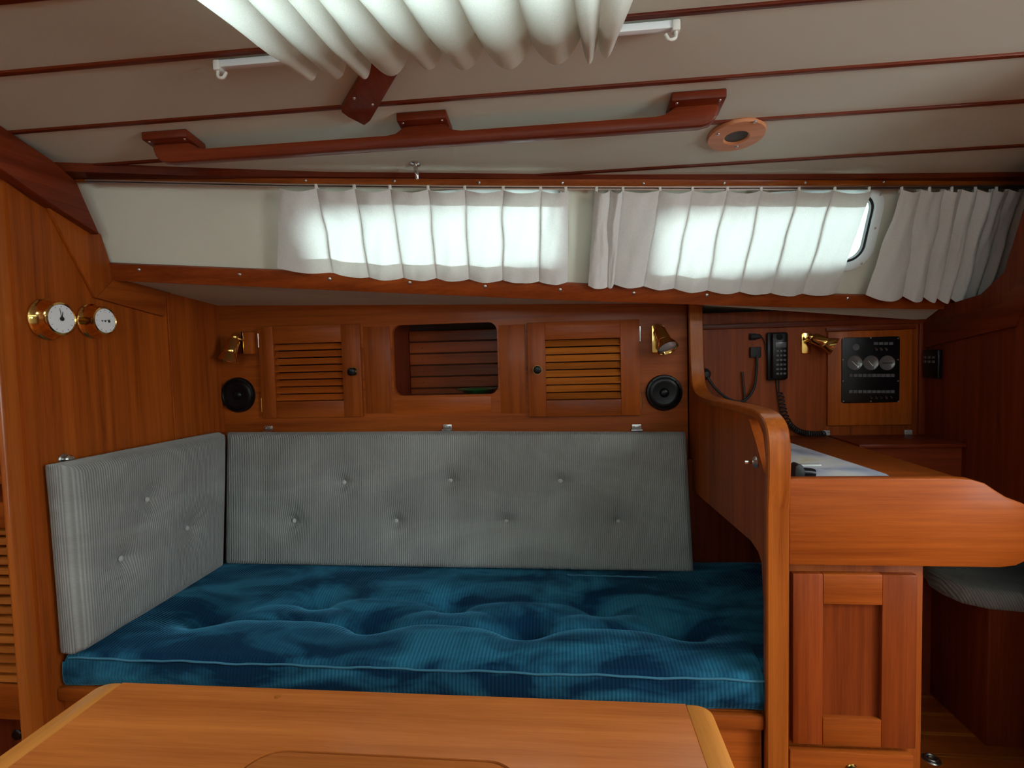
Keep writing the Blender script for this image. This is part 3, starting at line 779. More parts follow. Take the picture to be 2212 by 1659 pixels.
for k in range(7):
    zc = z+pl_h/2+k*pitch+0.002
    if zc+pl_h/2 > oz1+0.03: break
    pl = link('lining_plank', pme, lock, ((sl_x0+sl_x1)/2, YB-0.020, zc))
    pl.scale = (1, 1, min(1, 1))
    screw(V((onY(918, 800, YB).x, YB-0.0275, zc)), (0, -1, 0), pl, 0.0022, INK)
# louvred doors
for i in range(2):
    (a, b, c, d), (e, f, g, h) = dx[i], lx[i]
    y0, y1 = YC-0.014, YC-0.0005
    dr = box('door', (a, y0, c), (e, y1, d), WZ, lock, bev=0.002)       # hinge or knob stile carries the rest
    box('stile', (f, y0, c), (b, y1, d), WZ, dr, bev=0.002)
    box('rail', (e, y0+0.0004, h), (f, y1, d), WX, dr, bev=0.0012)
    box('rail', (e, y0+0.0004, c), (f, y1, g), WX, dr, bev=0.0012)
    sm = slat_mesh(f-e+0.006, 0.026, 0.006, math.radians(-36), TX if i else WX)
    ns = 8
    for k in range(ns):
        zz = h-(h-g)*(k+0.5)/ns
        link('slat', sm, dr, ((e+f)/2, YC+0.001, zz))
    kx, kz = c2(*((761, 803) if i == 0 else (1161, 799)), YC-0.02)
    kn = lathe('knob_rose', [(r*1.45, h) for r, h in [(0, 0), (0.0115, 0), (0.0125, 0.002), (0.0115, 0.004), (0, 0.004)]], (kx, y0, kz), (0, -1, 0), BRASS, dr, 24)
    lathe('knob', [(r*1.45, h) for r, h in [(0.0085, 0.004), (0.0095, 0.010), (0.0105, 0.014), (0.0095, 0.019), (0.006, 0.021), (0, 0.0215)]], (kx, y0, kz), (0, -1, 0), BLACK, dr, 24)
    hx = b+0.003 if i else a-0.003
    for zz in (d-0.05, c+0.05):
        tube('hinge', [V((hx, YC-0.008, zz-0.026)), V((hx, YC-0.008, zz+0.026))], 0.0035, CHROME if zz > (c+d)/2 else BRASS, dr, 8)

# green bowl lying in the cubby
gx0, gx1 = onY(979, 850, 2.02).x, onY(1085, 850, 2.02).x
gb = lathe('enamel_bowl', [(0, 0), (0.030, 0), (0.034, 0.003), (0.058, 0.018), (0.080, 0.0235), (0.083, 0.0245), (0.080, 0.026), (0.056, 0.021), (0.030, 0.006), (0, 0.005)],
      ((gx0+gx1)/2, 2.02, oz0-0.012), (0, 0, 1), GREEN, None, 40)
tag(gb, 'shallow green dish lying in the open cubby above the settee', 'dish')

# ---- partition between settee and chart table, with bent laminated edge
part = thing('partition', (XP+0.022, 1.5, 0), 'mahogany partition with bent laminated edge between settee and chart table', 'partition')
edge_px = [(1488, 652), (1490, 720), (1492, 790), (1495, 825), (1503, 847), (1520, 858), (1560, 868), (1600, 877), (1628, 886), (1645, 900), (1656, 925), (1661, 970), (1661, 1030), (1658, 1100)]
ep = [onX(x, y, XP) for x, y in edge_px]
yn = onX(1656, 1150, XP).y
path = smooth_path([V((0, p.y, p.z)) for p in ep], 6)
path = [p for p in path if p.z > 0.80]
path += [V((0, path[-1].y*(1-t)+yn*t, path[-1].z*(1-t))) for t in (0.15, 0.35, 0.6, 0.8, 1.0)]
RW, RTH = 0.046, 0.018
vs, fs = [], []
m_ = len(path)
for i, p in enumerate(path):
    t = (path[min(i+1, m_-1)]-path[max(i-1, 0)]).normalized()
    nr = V((0, -t.z, t.y));                    # candidate normal in the YZ plane
    inside = V((0, 1, -0.6))                   # towards the panel
    if nr.dot(inside) < 0: nr = -nr
    b = 0.003
    sec = [(b, 0), (RW-b, 0), (RW, b), (RW, RTH-b), (RW-b, RTH), (b, RTH), (0, RTH-b), (0, b)]
    for (sx, sn) in sec: vs.append(V((XP-0.001+sx, p.y, p.z))+nr*sn)
for i in range(m_-1):
    for k in range(8): fs.append([i*8+k, i*8+(k+1) % 8, i*8+8+(k+1) % 8, i*8+8+k])
fs += [list(range(8))[::-1], [(m_-1)*8+k for k in range(8)]]
mesh_obj('laminated_edge', vs, fs, EDG, part, auto=30)
# panel with the slanted underside of the foot tunnel and a grip hole
pan = [V((XP+0.004, p.y+0.006, p.z-0.004)) for p in path[::3] if p.z > 0.46] + [V((XP+0.004, yn+0.006, 0.0))]
low = [onX(x, y, XP+0.004) for x, y in ((1652, 1659), (1649, 1300), (1645, 1215), (1638, 1192), (1622, 1168), (1495, 1058))]
low[0] = V((XP+0.004, low[1].y+0.002, 0.0))
low += [V((XP+0.004, YC-0.001, low[-1].z+0.06)), V((XP+0.004, YC-0.001, 1.335)), V((XP+0.004, ep[0].y+0.01, 1.34))]
for p in low: p.x = XP+0.004
hole = [onX(x, y, XP+0.004) for x, y in ((1617, 904), (1630, 903), (1640, 912), (1648, 935), (1652, 970), (1655, 1000), (1656, 1036), (1649, 1015), (1640, 980), (1630, 945))]
prism('panel', pan+low, (0.020, 0, 0), WZ, part, holes=[hole])
# wooden turn latch knob on the partition
lp = onX(1634, 998, XP+0.004)
tl = lathe('latch_rose', [(0, 0), (0.013, 0), (0.014, 0.002), (0.010, 0.006), (0.005, 0.008), (0, 0.008)], lp, (-1, 0, 0), STEEL, part, 24)
v, f = g_box(lp+V((-0.026, -0.003, -0.004)), lp+V((-0.006, 0.003, 0.004)), 0.002); mesh_obj('thumb_turn', v, f, CHROME, tl, auto=40)

# ---- chart table
ct = thing('chart_table', (0.75, 1.5, 0.70), 'mahogany chart table with a deep rounded front fiddle beside the partition', 'table')
YF = 1.17; XF = XP+RW
fp = [(2060, 1033), (2100, 1036), (2130, 1045), (2152, 1060), (2175, 1074), (2212, 1088), (2236, 1106), (2245, 1140), (2240, 1185), (2222, 1210), (2195, 1223), (2160, 1225)]
fpts = [onY(x, y, YF) for x, y in fp]
zt_, zb2 = 0.894, onY(1850, 1223, YF).z
for p in fpts[:1]: p.z = zt_
fpts[-1].z = zb2
prism('front_fiddle', [V((XF, YF, zt_))]+fpts+[V((XF, YF, zb2))], (0, 0.028, 0), WX, ct, bev=0.004)
ZT = 0.872
q1, q2 = onZ(1862, 966, ZT), onZ(2085, 1036, ZT)
prism('top', [V((XF-0.02, YF+0.029, ZT)), V((q2.x, YF+0.029, ZT)), V((q2.x, q2.y, ZT)), V((q1.x, q1.y, ZT)), V((q1.x, YC-0.001, ZT)), V((XF-0.02, YC-0.001, ZT))], (0, 0, -0.02), WX, ct, bev=0.001)
# ledge and dark front beside the table
ld = thing('side_ledge', (1.0, 1.76, 0.58), 'dark mahogany ledge box against the right bulkhead behind the chart table', 'ledge')
lz = onY(1950, 962, 1.71).z
lx0 = q1.x+0.012
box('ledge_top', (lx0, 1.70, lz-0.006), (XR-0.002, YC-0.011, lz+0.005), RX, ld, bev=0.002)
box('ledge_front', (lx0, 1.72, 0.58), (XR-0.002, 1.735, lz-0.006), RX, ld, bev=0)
# ---- cabinet under the chart table
cab = thing('chart_cabinet', (0.6, 1.4, 0), 'narrow mahogany cabinet with panelled door and drawer under the chart table', 'cabinet')
YD = 1.195
cx0 = XF+0.001; cx1 = onY(1993, 1400, YD).x
box('body', (cx0, YD+0.001, 0.0), (cx1, 1.205, zb2-0.002), WZ, cab, bev=0.002)
box('side_board', (cx1-0.02, 1.205, 0.0), (cx1, 1.84, zb2-0.002), WZ, cab, bev=0.001)
def rpx(x0, y0, x1, y1, Y): return rect_px(x0, y0, x1, y1, Y)
a, b, c, d = rpx(1713, 1241, 1981, 1613, YD-0.016)
e, f, g, h = rpx(1778, 1306, 1905, 1553, YD-0.016)
cd_ = box('door', (a, YD-0.016, c), (e, YD, d), MZ, cab, bev=0.0025)
box('stile', (f, YD-0.016, c), (b, YD, d), MZ, cd_, bev=0.0025)
box('top_rail', (e, YD-0.0165, h), (f, YD, d), WX, cd_, bev=0.0015)
box('bottom_rail', (e, YD-0.0165, c), (f, YD, g), WX, cd_, bev=0.0015)
box('recessed_panel', (e-0.003, YD-0.004, g-0.003), (f+0.003, YD, h+0.003), MZ, cd_, bev=0)
a2, b2, c2_, d2 = rpx(1706, 1626, 1972, 1800, YD-0.016)
dw = box('drawer', (a2, YD-0.018, c2_), (b2, YD, d2), WX, cab, bev=0.003)
kp = onY(1840, 1662, YD-0.018)
kr = lathe('knob_rose', [(0, 0), (0.0125, 0), (0.0135, 0.002), (0.012, 0.004), (0, 0.004)], kp, (0, -1, 0), BRASS, dw, 24)
lathe('knob', [(0.009, 0.004), (0.010, 0.010), (0.011, 0.015), (0.008, 0.020), (0, 0.0215)], kp, (0, -1, 0), BLACK, dw, 24)

# ---- navigator's seat
nb = onZ(2130, 1612, 0.0)
ns_ = thing('navigator_seat', (nb.x+0.4, 1.65, 0), 'navigator seat with rounded grey cushion on a dark red wooden base', 'seat')
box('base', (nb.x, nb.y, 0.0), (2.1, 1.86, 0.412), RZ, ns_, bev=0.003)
cur = [onZ(x, y, 0.415) for x, y in ((1997, 1252), (2004, 1266), (2030, 1284), (2075, 1305), (2140, 1319), (2230, 1327))]
poly = [V((cur[0].x+0.01, 1.86, 0.414))]+[V((p.x, p.y, 0.414)) for p in cur]+[V((2.05, cur[-1].y-0.01, 0.414)), V((2.05, 1.86, 0.414))]
v, f = g_prism(poly, (0, 0, 0.058), 0.012)
mesh_obj('cushion', v, f, GREY_C, ns_, smooth=True, uvs=[(p.x+p.z*0.4, p.y) for p in v])

# ---- saloon table
tz = 0.66
tb = thing('saloon_table', (-0.28, 0.45, 0), 'varnished saloon table with golden edge strips in front of the settee', 'table')
P0, P1 = onZ(215, 1476, tz), onZ(1536, 1525, tz)
tx0, tx1, ty1 = -0.757, 0.196, 0.766; ty0 = 0.30
sw = 0.034
fl = onZ(590, 1621, tz); fr_ = onZ(1095, 1641, tz); yl = (fl.y+fr_.y)/2
lxa, lxb = onZ(520, 1659, tz).x, onZ(1128, 1659, tz).x
def rr3(cx, cy, w_, h_, r_, z_): return [V((x, y, z_)) for x, y in rrect(cx, cy, w_, h_, r_, 8)]
ly0 = 0.36
lid_c = ((lxa+lxb)/2, (yl+ly0)/2); lid_s = (lxb-lxa, yl-ly0)
main = [V((tx0+sw, ty0, tz)), V((tx1-sw, ty0, tz)), V((tx1-sw, ty1, tz)), V((tx0+sw, ty1, tz))]
prism('table_top', main, (0, 0, -0.022), TBL, tb, holes=[rr3(*lid_c, *lid_s, 0.045, tz)])
prism('lid', rr3(*lid_c, lid_s[0]-0.006, lid_s[1]-0.006, 0.044, tz-0.0003), (0, 0, -0.018), TBL, tb, bev=0.0008)
box('lid_rebate', (lxa-0.01, ly0-0.01, tz-0.024), (lxb+0.01, yl+0.01, tz-0.019), DARKBR, tb, bev=0)
for s in (-1, 1):
    xa, xb = (tx0, tx0+sw) if s < 0 else (tx1-sw, tx1)
    corner = []
    r_ = 0.022; ox = tx0+r_ if s < 0 else tx1-r_
    arc = [V((ox+s*r_*math.sin(t*math.pi/2/6), ty1-r_+r_*math.cos(t*math.pi/2/6), tz)) for t in range(7)]
    inner = tx0+sw if s < 0 else tx1-sw; outer_ = tx0 if s < 0 else tx1
    poly = [V((inner, ty0, tz)), V((inner, ty1, tz))]+arc+[V((outer_, ty0, tz))]
    prism('edge_strip', poly, (0, 0, -0.026), TBE, tb, bev=0.003)
box('table_apron', (tx0+0.10, ty0+0.08, tz-0.09), (tx1-0.10, ty1-0.10, tz-0.024), WX, tb)
box('pedestal', (-0.40, 0.42, 0.0), (-0.16, 0.50, tz-0.09), WZ, tb, bev=0.01)
box('foot', (-0.48, 0.36, 0.0), (-0.08, 0.56, 0.02), WX, tb, bev=0.004)
lathe('wood_plug', [(0, 0.0002), (0.005, 0.0002), (0.005, 0.0004), (0, 0.0004)], onZ(600, 1505, tz), (0, 0, 1), TZ, tb, 16)

# ================================================================== CURTAINS
def curtain(name, tops, bots, label, off=0.034, amp=0.014, zf=0.0045, hem_px=32, head_px=30, group='white window curtains', wob=3.0, seed=1, sag=5, scal=5, right_curl=0.0):
    """tops/bots: pixel positions of the pleats on the cabin side; every gap between pleats is one soft panel"""
    rnd = random.Random(seed)
    T = [onW(x, y, off) for x, y in tops]; B = [onW(x, y, off) for x, y in bots]
    NP = len(T)-1; nv = 36
    cols = []          # (panel, s, fold offset along wall, depth)
    for k in range(NP):
        ns_p = 14
        for i in range(ns_p+1):
            s = i/ns_p; cols.append((k, s, 0.0, None))
        if k < NP-1: cols += [(k, 1.0, zf, -0.003), (k, 1.0, -zf, -0.005), (k+1, 0.0, -zf, -0.0065)]
    wv = [[rnd.uniform(-1, 1) for _ in range(6)] for _ in range(NP+1)]
    pa = [amp*rnd.uniform(0.75, 1.25) for _ in range(NP)]
    al = WX1
    def edge(k, t):
        p = T[k].lerp(B[k], t)
        a = wv[k]; dd = (a[0]*math.sin(t*5+a[1]*3)+0.6*a[2]*math.sin(t*11+a[3]*3))*wob/F*1.5*math.sin(math.pi*min(1, t*1.3))
        return p+al*dd
    def grid(tlist, lift):
        vs = []
        for t in tlist:
            for (k, s, fo, dep) in cols:
                a, b = edge(k, t), edge(k+1, t) if k < NP else edge(k, t)
                p = a.lerp(b, s)+al*fo
                if dep is None:
                    sh = math.sin(math.pi*s)
                    d = pa[k]*(sh**0.75)*(0.72+0.28*math.sin(t*3.1+wv[k][4]*2))
                    d += 0.0022*math.sin(s*9+t*7+wv[k][5]*5)*sh + 0.004*mnoise.noise(V((s*3+k*3, t*4, seed)))*sh + 0.0016*mnoise.noise(V((s*9+k*3, t*13, seed+5)))
                    if k == 0: d += 0.004*math.cos(s*math.pi/2)
                    p = p+WE1*((-1)*0+ (sag/F*1.5)*sh*max(0, 1-t*6) + (scal/F*1.5)*sh*max(0, (t-0.6)/0.4))
                else: d = dep
                vs.append(p+WN*(d+lift))
        return vs
    def build(nm, tl, lift, mat, parent):
        vs = grid(tl, lift); q = len(cols); fs = []
        for j in range(len(tl)-1):
            for i in range(q-1): fs.append([j*q+i, j*q+i+1, (j+1)*q+i+1, (j+1)*q+i])
        return mesh_obj(nm, vs, fs, mat, parent, smooth=True)
    h = abs(bots[1][1]-tops[1][1])
    root = thing(name, (B[0]+B[-1])/2, label, 'curtain', group)
    build('cloth', [j/nv for j in range(nv+1)], 0.0, CLOTH, root)
    hf = hem_px/h; hd = head_px/h
    build('hem', [1-hf+hf*j/6 for j in range(7)], -0.0012, HEM, root)
    build('heading_tape', [hd*j/6 for j in range(7)], -0.0012, HEM, root)
    return root, T
topy = lambda x: 404+ (x-605)*(8/1300 if x < 1900 else 8/1300)
c1t = [605, 684, 766, 843, 925, 1004, 1087, 1168, 1228]
c1b = [(600, 578), (718, 588), (797, 599), (872, 600), (942, 601), (1013, 603), (1085, 605), (1164, 608), (1226, 609)]
cur1, T1 = curtain('window_curtain', [(x, 406+(x-605)*0.010) for x in c1t], c1b, 'pleated white curtain over the left window with its left edge on the plain wall', seed=3)
c2t = [1284, 1318, 1345, 1425, 1495, 1570, 1643, 1725, 1802, 1884]
c2b = [(1270, 616), (1312, 620), (1326, 614), (1390, 618), (1455, 623), (1527, 627), (1597, 630), (1665, 633), (1733, 634), (1806, 633)]
cur2, T2 = curtain('window_curtain', [(x, 411+(x-1284)*0.002) for x in c2t], c2b, 'slanting pleated white curtain over the middle window with its frame showing at right', seed=5)
c3t = [1946, 1990, 2040, 2078, 2112, 2146, 2180, 2212, 2240]
c3b = [(1868, 636), (1950, 640), (1992, 640), (2022, 643), (2052, 644), (2080, 644), (2106, 645), (2130, 645), (2152, 642)]
cur3, T3 = curtain('window_curtain', [(x, 409) for x in c3t], c3b, 'bunched grey-white curtain at the far right above the chart table', seed=9, amp=0.024, zf=0.007, scal=9, wob=6)
# alloy curtain track and its gliders
trk = thing('curtain_track', onW(1300, 407, 0.02), 'thin alloy curtain track below the upper trim along the windows', 'curtain track')
tr_px = [(190, 391), (620, 400), (1000, 404), (1500, 406), (2000, 405), (2290, 403)]
vs, fs = [], []
for (x, y) in tr_px:
    p = onW(x, y, 0.018)
    for (a, b) in ((0.0, -0.005), (0.010, -0.005), (0.010, -0.0015), (0.006, 0.0), (0.010, 0.0015), (0.010, 0.005), (0.0, 0.005)): vs.append(p+WN*a+WE1*b)
n = len(tr_px)
for i in range(n-1):
    for k in range(7): fs.append([i*7+k, i*7+(k+1) % 7, i*7+7+(k+1) % 7, i*7+7+k])
fs += [list(range(7))[::-1], [(n-1)*7+k for k in range(7)]]
mesh_obj('rail', vs, fs, STEEL, trk)
glx = [684, 766, 843, 925, 1004, 1087, 1168, 1222, 1288, 1345, 1425, 1495, 1570, 1643, 1725, 1802, 1876, 1946, 2006, 2054, 2105, 2150]
gv, gf = g_box((-0.004, -0.006, -0.010), (0.004, 0.006, 0.008), 0.0015, 1)
gme = bpy.data.meshes.new('glider'); gme.from_pydata([tuple(v) for v in gv], [], gf); gme.materials.append(WHITE)
for x in glx:
    yy = 400+min(6, (x-620)*0.01); link('glider', gme, trk, onW(x, yy+4, 0.026))

# ---- hatch curtain: gathered cloth slung below the deck hatch
ht = [(625, 140), (690, 158), (752, 140), (803, 150), (888, 128), (955, 128), (1045, 118), (1150, 112), (1255, 98), (1290, 110), (1335, 88)]
h0 = [430, 535, 625, 690, 775, 870, 990, 1120, 1240, 1300, 1368]
HZ = CAM.z+0.475
Bh = [onZ(x, y, HZ) for x, y in ht]; Fh = [onZ(x, 0, HZ) for x in h0]
hc = thing('hatch_curtain', (-0.25, 0.86, HZ-0.06), 'translucent white gathered curtain slung under the deck hatch overhead', 'curtain')
NP = len(Bh)-1; cols = []
for k in range(NP):
    for i in range(13): cols.append((k, i/12, 0.0, None))
    if k < NP-1: cols += [(k, 1.0, 0.006, 0.010), (k, 1.0, -0.006, 0.014), (k+1, 0.0, -0.006, 0.016)]
rows = 40; rnd = random.Random(4); pa = [rnd.uniform(0.8, 1.3) for _ in range(NP)]
def hpt(k, s, fo, dep, t):
    """t = 0 hem, 1 = far inboard end behind the frame"""
    def e(i):
        b, f = Bh[i], Fh[i]; d = f-b
        L = (b.y-0.13)/max(1e-3, b.y-f.y)       # run inboard to y = 0.13
        p = b+d*(L*t)
        return p
    a, b = e(k), e(min(k+1, NP)); p = a.lerp(b, s)+V((fo, 0, 0))
    sag = 0.0
    y = p.y
    rise = max(0, (0.62-y)/0.5)
    base = (ceil_z(0.13)-0.03-HZ)*rise**1.6
    lip = 0.012*max(0, 1-t*9)                 # hem flops down
    sh = math.sin(math.pi*s)
    if dep is None: d = -0.020*pa[k]*sh**0.8*(1-0.4*t)
    else: d = dep
    p = p+V((0, 0, base+lip+d))
    if dep is None: p = p+V((0, 0.016*sh*max(0, 1-t*7), -0.004*sh*max(0, 1-t*7)))
    p += V((0, 0, 0.0025*mnoise.noise(V((k*2.3+s*2, t*9, 2.2)))))
    return p
def hgrid(tl, lift):
    vs = [hpt(k, s, fo, dep, t)+V((0, 0, lift)) for t in tl for (k, s, fo, dep) in cols]; q = len(cols)
    fs = [[j*q+i, j*q+i+1, (j+1)*q+i+1, (j+1)*q+i] for j in range(len(tl)-1) for i in range(q-1)]
    return vs, fs
v, f = hgrid([j/rows for j in range(rows+1)], 0.0); mesh_obj('cloth', v, f, HATCH_CLOTH, hc, smooth=True)
v, f = hgrid([0.075*j/5 for j in range(6)], 0.0012); mesh_obj('hem', v, f, HATCH_HEM, hc, smooth=True)
# track of the hatch curtain with end stops, hooks
ya = (onC(460, 122).y+onC(1463, 48).y)/2
xa, xb = onC(462, 122).x, onC(1462, 48).x
ht_ = thing('hatch_curtain_track', ((xa+xb)/2, ya, ceil_z(ya)-0.02), 'white plastic curtain track on the ceiling beside the hatch curtain', 'curtain track')
box('rail', (xa, ya-0.007, ceil_z(ya)-0.018), (xb, ya+0.007, ceil_z(ya)-0.0045), ALU, ht_, bev=0.002)
for x in (xa+0.004, xb-0.004):
    es = box('end_stop', (x-0.007, ya-0.010, ceil_z(ya)-0.024), (x+0.007, ya+0.008, ceil_z(ya)-0.005), WHITE, ht_, bev=0.003)
    s = 1 if x < 0 else -1
    tube('hook', smooth_path([V((x, ya-0.004, ceil_z(ya)-0.024)), V((x+0.002*s, ya-0.007, ceil_z(ya)-0.036)), V((x+0.012*s, ya-0.007, ceil_z(ya)-0.038)), V((x+0.018*s, ya-0.006, ceil_z(ya)-0.028))], 4), 0.003, WHITE, es, 8)
for k in range(1, NP):
    p = hpt(k, 0.0, 0, 0.0, 0.07)
    tube('curtain_hook', [V((p.x, ya, ceil_z(ya)-0.018)), V((p.x, (ya+p.y)/2, (ceil_z(ya)-0.018+p.z)/2)), p], 0.0016, WHITE, hc, 6)

# ================================================================== CEILING FITTINGS
# ---- grab rail
pads = [((312, 292), (412, 350)), ((862, 238), (975, 282)), ((1438, 188), (1565, 225))]
pc_ = [onC(365, 305), onC(916, 254), onC(1505, 203)]
gy = sum(p.y for p in pc_)/3+0.004
gr = thing('grab_rail', (pc_[1].x, gy, ceil_z(gy)-0.07), 'dark varnished wooden grab rail with three feet on the ceiling', 'grab rail')
zc = ceil_z(gy)
gxs = [onP(378, 330, V((0, 1, 0)), gy).x, onP(918, 262, V((0, 1, 0)), gy).x, onP(1502, 215, V((0, 1, 0)), gy).x]
bar_t, bar_b = 0.034, 0.062          # distances below the ceiling
prof = []
def X_(i, d): return gxs[i]+d
top = []
def foot(i, left, right):
    c = gxs[i]; out = []
    if left: out += [(c-0.085, bar_t), (c-0.066, bar_t-0.003), (c-0.052, bar_t-0.012), (c-0.046, 0.017)]
    else: out += [(c-0.046, 0.017)]
    if right: out += [(c+0.046, 0.017), (c+0.052, bar_t-0.012), (c+0.066, bar_t-0.003), (c+0.085, bar_t)]
    else: out += [(c+0.046, 0.017)]
    return out
up_ = foot(0, False, True)+foot(1, True, True)+foot(2, True, False)
dn_ = [(gxs[2]+0.046, 0.030), (gxs[2]+0.040, 0.048), (gxs[2]+0.026, 0.058), (gxs[2]+0.005, bar_b), (gxs[0]-0.005, bar_b), (gxs[0]-0.026, 0.058), (gxs[0]-0.040, 0.048), (gxs[0]-0.046, 0.030)]
poly = [V((x, gy-0.015, zc-d)) for x, d in up_+dn_]
prism('rail', poly, (0, 0.030, 0), RX, gr, bev=0.007)
for i in range(3):
    c = gxs[i]
    v, f = g_box((c-0.056, gy-0.034, zc-0.020), (c+0.056, gy+0.034, zc-0.001), 0.003)
    v = [p+V((0, 0, -CK*(p.y-gy))) for p in v]
    pd = mesh_obj('mounting_pad', v, f, RX, gr, auto=35)
    for s in (-1, 1): screw(V((c+s*0.044, gy-0.024, zc-0.0195+CK*0.024)), CDN, pd, 0.0035)

# ---- wooden turn board near the hatch
tbp = [onC(x, y, 0.022) for x, y in ((737, 243), (752, 254), (787, 272), (800, 262), (866, 150), (862, 141), (806, 128))]
tbd = prism('ceiling_board', tbp, -CDN*0.021, RY, bev=0.003)
tag(tbd, 'short slanting reddish wooden board on the ceiling under the hatch curtain', 'board')
for (x, y) in ((765, 212), (805, 226)): screw(onC(x, y, 0.0225), CDN, tbd, 0.0035)

# ---- round ceiling vent
vc = onC(1590, 287)
vt = thing('ceiling_vent', vc, 'round pale wooden ring with a dark grille on the ceiling', 'vent')
lathe('ring', [(0.026, 0.0), (0.0635, 0.0), (0.066, 0.004), (0.064, 0.011), (0.030, 0.013), (0.0265, 0.010), (0.026, 0.0)], vc, CDN, VNT, vt, 48)
lathe('grille', [(0, 0.003), (0.026, 0.003), (0.026, 0.008), (0, 0.0085)], vc, CDN, plain('vent_grille', (0.05, 0.045, 0.035), 0.5, bump=0.8, bscale=500), vt, 32)
for (x, y) in ((1551, 290), (1631, 263), (1592, 317)):
    screw(onC(x, y, 0.0125), CDN, vt, 0.004)

# ---- chrome hook under the ceiling
hk = onC(897, 353)
hh = thing('ceiling_hook', hk-V((0, 0, 0.04)), 'small chrome hook fixed to the ceiling above the left curtain', 'hook')
lathe('plate', [(0, 0), (0.014, 0), (0.014, 0.003), (0.008, 0.006), (0, 0.006)], hk, CDN, CHROME, hh, 20)
hend = onP(902, 386, V((0, 1, 0)), hk.y-0.006)
tube('pin', smooth_path([hk, hk.lerp(hend, 0.5)+V((0, -0.004, 0)), hend], 5), [0.0062]*6+[0.006]*3+[0.005, 0.0035], CHROME, hh, 10)

# ================================================================== INSTRUMENTS ON THE LEFT BULKHEAD
def instrument(name, base_px, r, label, kind):
    p = onX(*base_px, XL+0.001); ax = (1, 0, 0)
    t = thing(name, p, label, 'clock' if kind == 'clock' else 'barometer')
    s = r/0.050
    lathe('case', [(0, 0), (0.050*s, 0), (0.0515*s, 0.003), (0.0515*s, 0.006), (0.047*s, 0.010), (0.044*s, 0.022), (0.042*s, 0.034), (0.0425*s, 0.039), (0.041*s, 0.043), (0.0375*s, 0.0445), (0.0355*s, 0.042), (0, 0.0418)], p, ax, BRASS, t, 48)
    q = p+V((0.0422, 0, 0))
    dl = lathe('dial', [(0, 0), (0.0355*s, 0), (0.0355*s, 0.0006), (0, 0.0006)], q, ax, DIAL, t, 40)
    q = q+V((0.0008, 0, 0))
    def bar(nm, y0, z0, y1, z1, wd, par):
        a, b = V((0, y0, z0)), V((0, y1, z1)); d = (b-a).normalized(); n = V((0, -d.z, d.y))*wd/2
        prism(nm, [q+a-n, q+b-n*0.4, q+b+n*0.4, q+a+n], (0.0006, 0, 0), INK, par)
    for k in range(12):
        a = math.tau*k/12; bar('tick', 0.029*s*math.sin(a), 0.029*s*math.cos(a), 0.0325*s*math.sin(a), 0.0325*s*math.cos(a), 0.0010, dl)
    if kind == 'clock':
        bar('hand', 0, 0, 0.004*s, 0.018*s, 0.0030, dl); bar('hand', 0, 0, -0.004*s, 0.026*s, 0.0020, dl)
        lathe('hand_boss', [(0, 0), (0.0055*s, 0), (0.0055*s, 0.002), (0, 0.0025)], q, ax, INK, dl, 20)
    else:
        for dy, rr in ((-0.012, 0.0022), (-0.001, 0.0028), (0.012, 0.0040)):
            lathe('dial_hole', [(0, 0), (rr*s, 0), (rr*s, 0.001), (0, 0.001)], q+V((0, dy*s, -0.001)), ax, INK, dl, 16)
        bar('hand', -0.010*s, -0.002*s, 0.020*s, 0.006*s, 0.0012, dl)
    return t
instrument('ship_clock', (100, 690), 0.050, 'left brass ship clock with white dial on the bulkhead', 'clock')
instrument('ship_barometer', (197, 694), 0.046, 'right brass barometer with three dots on its white dial on the bulkhead', 'baro')
# round latch knob above the end cushion
lk = onX(136, 992, XL)
lkt = thing('bulkhead_latch', lk, 'small round steel knob on the left bulkhead above the end cushion', 'latch')
lathe('rose', [(0, 0), (0.014, 0), (0.0145, 0.003), (0.012, 0.006), (0, 0.006)], lk, (1, 0, 0), STEEL, lkt, 24)
lathe('knob', [(0.006, 0.006), (0.007, 0.012), (0.011, 0.016), (0.012, 0.020), (0.009, 0.024), (0, 0.025)], lk, (1, 0, 0), CHROME, lkt, 24)

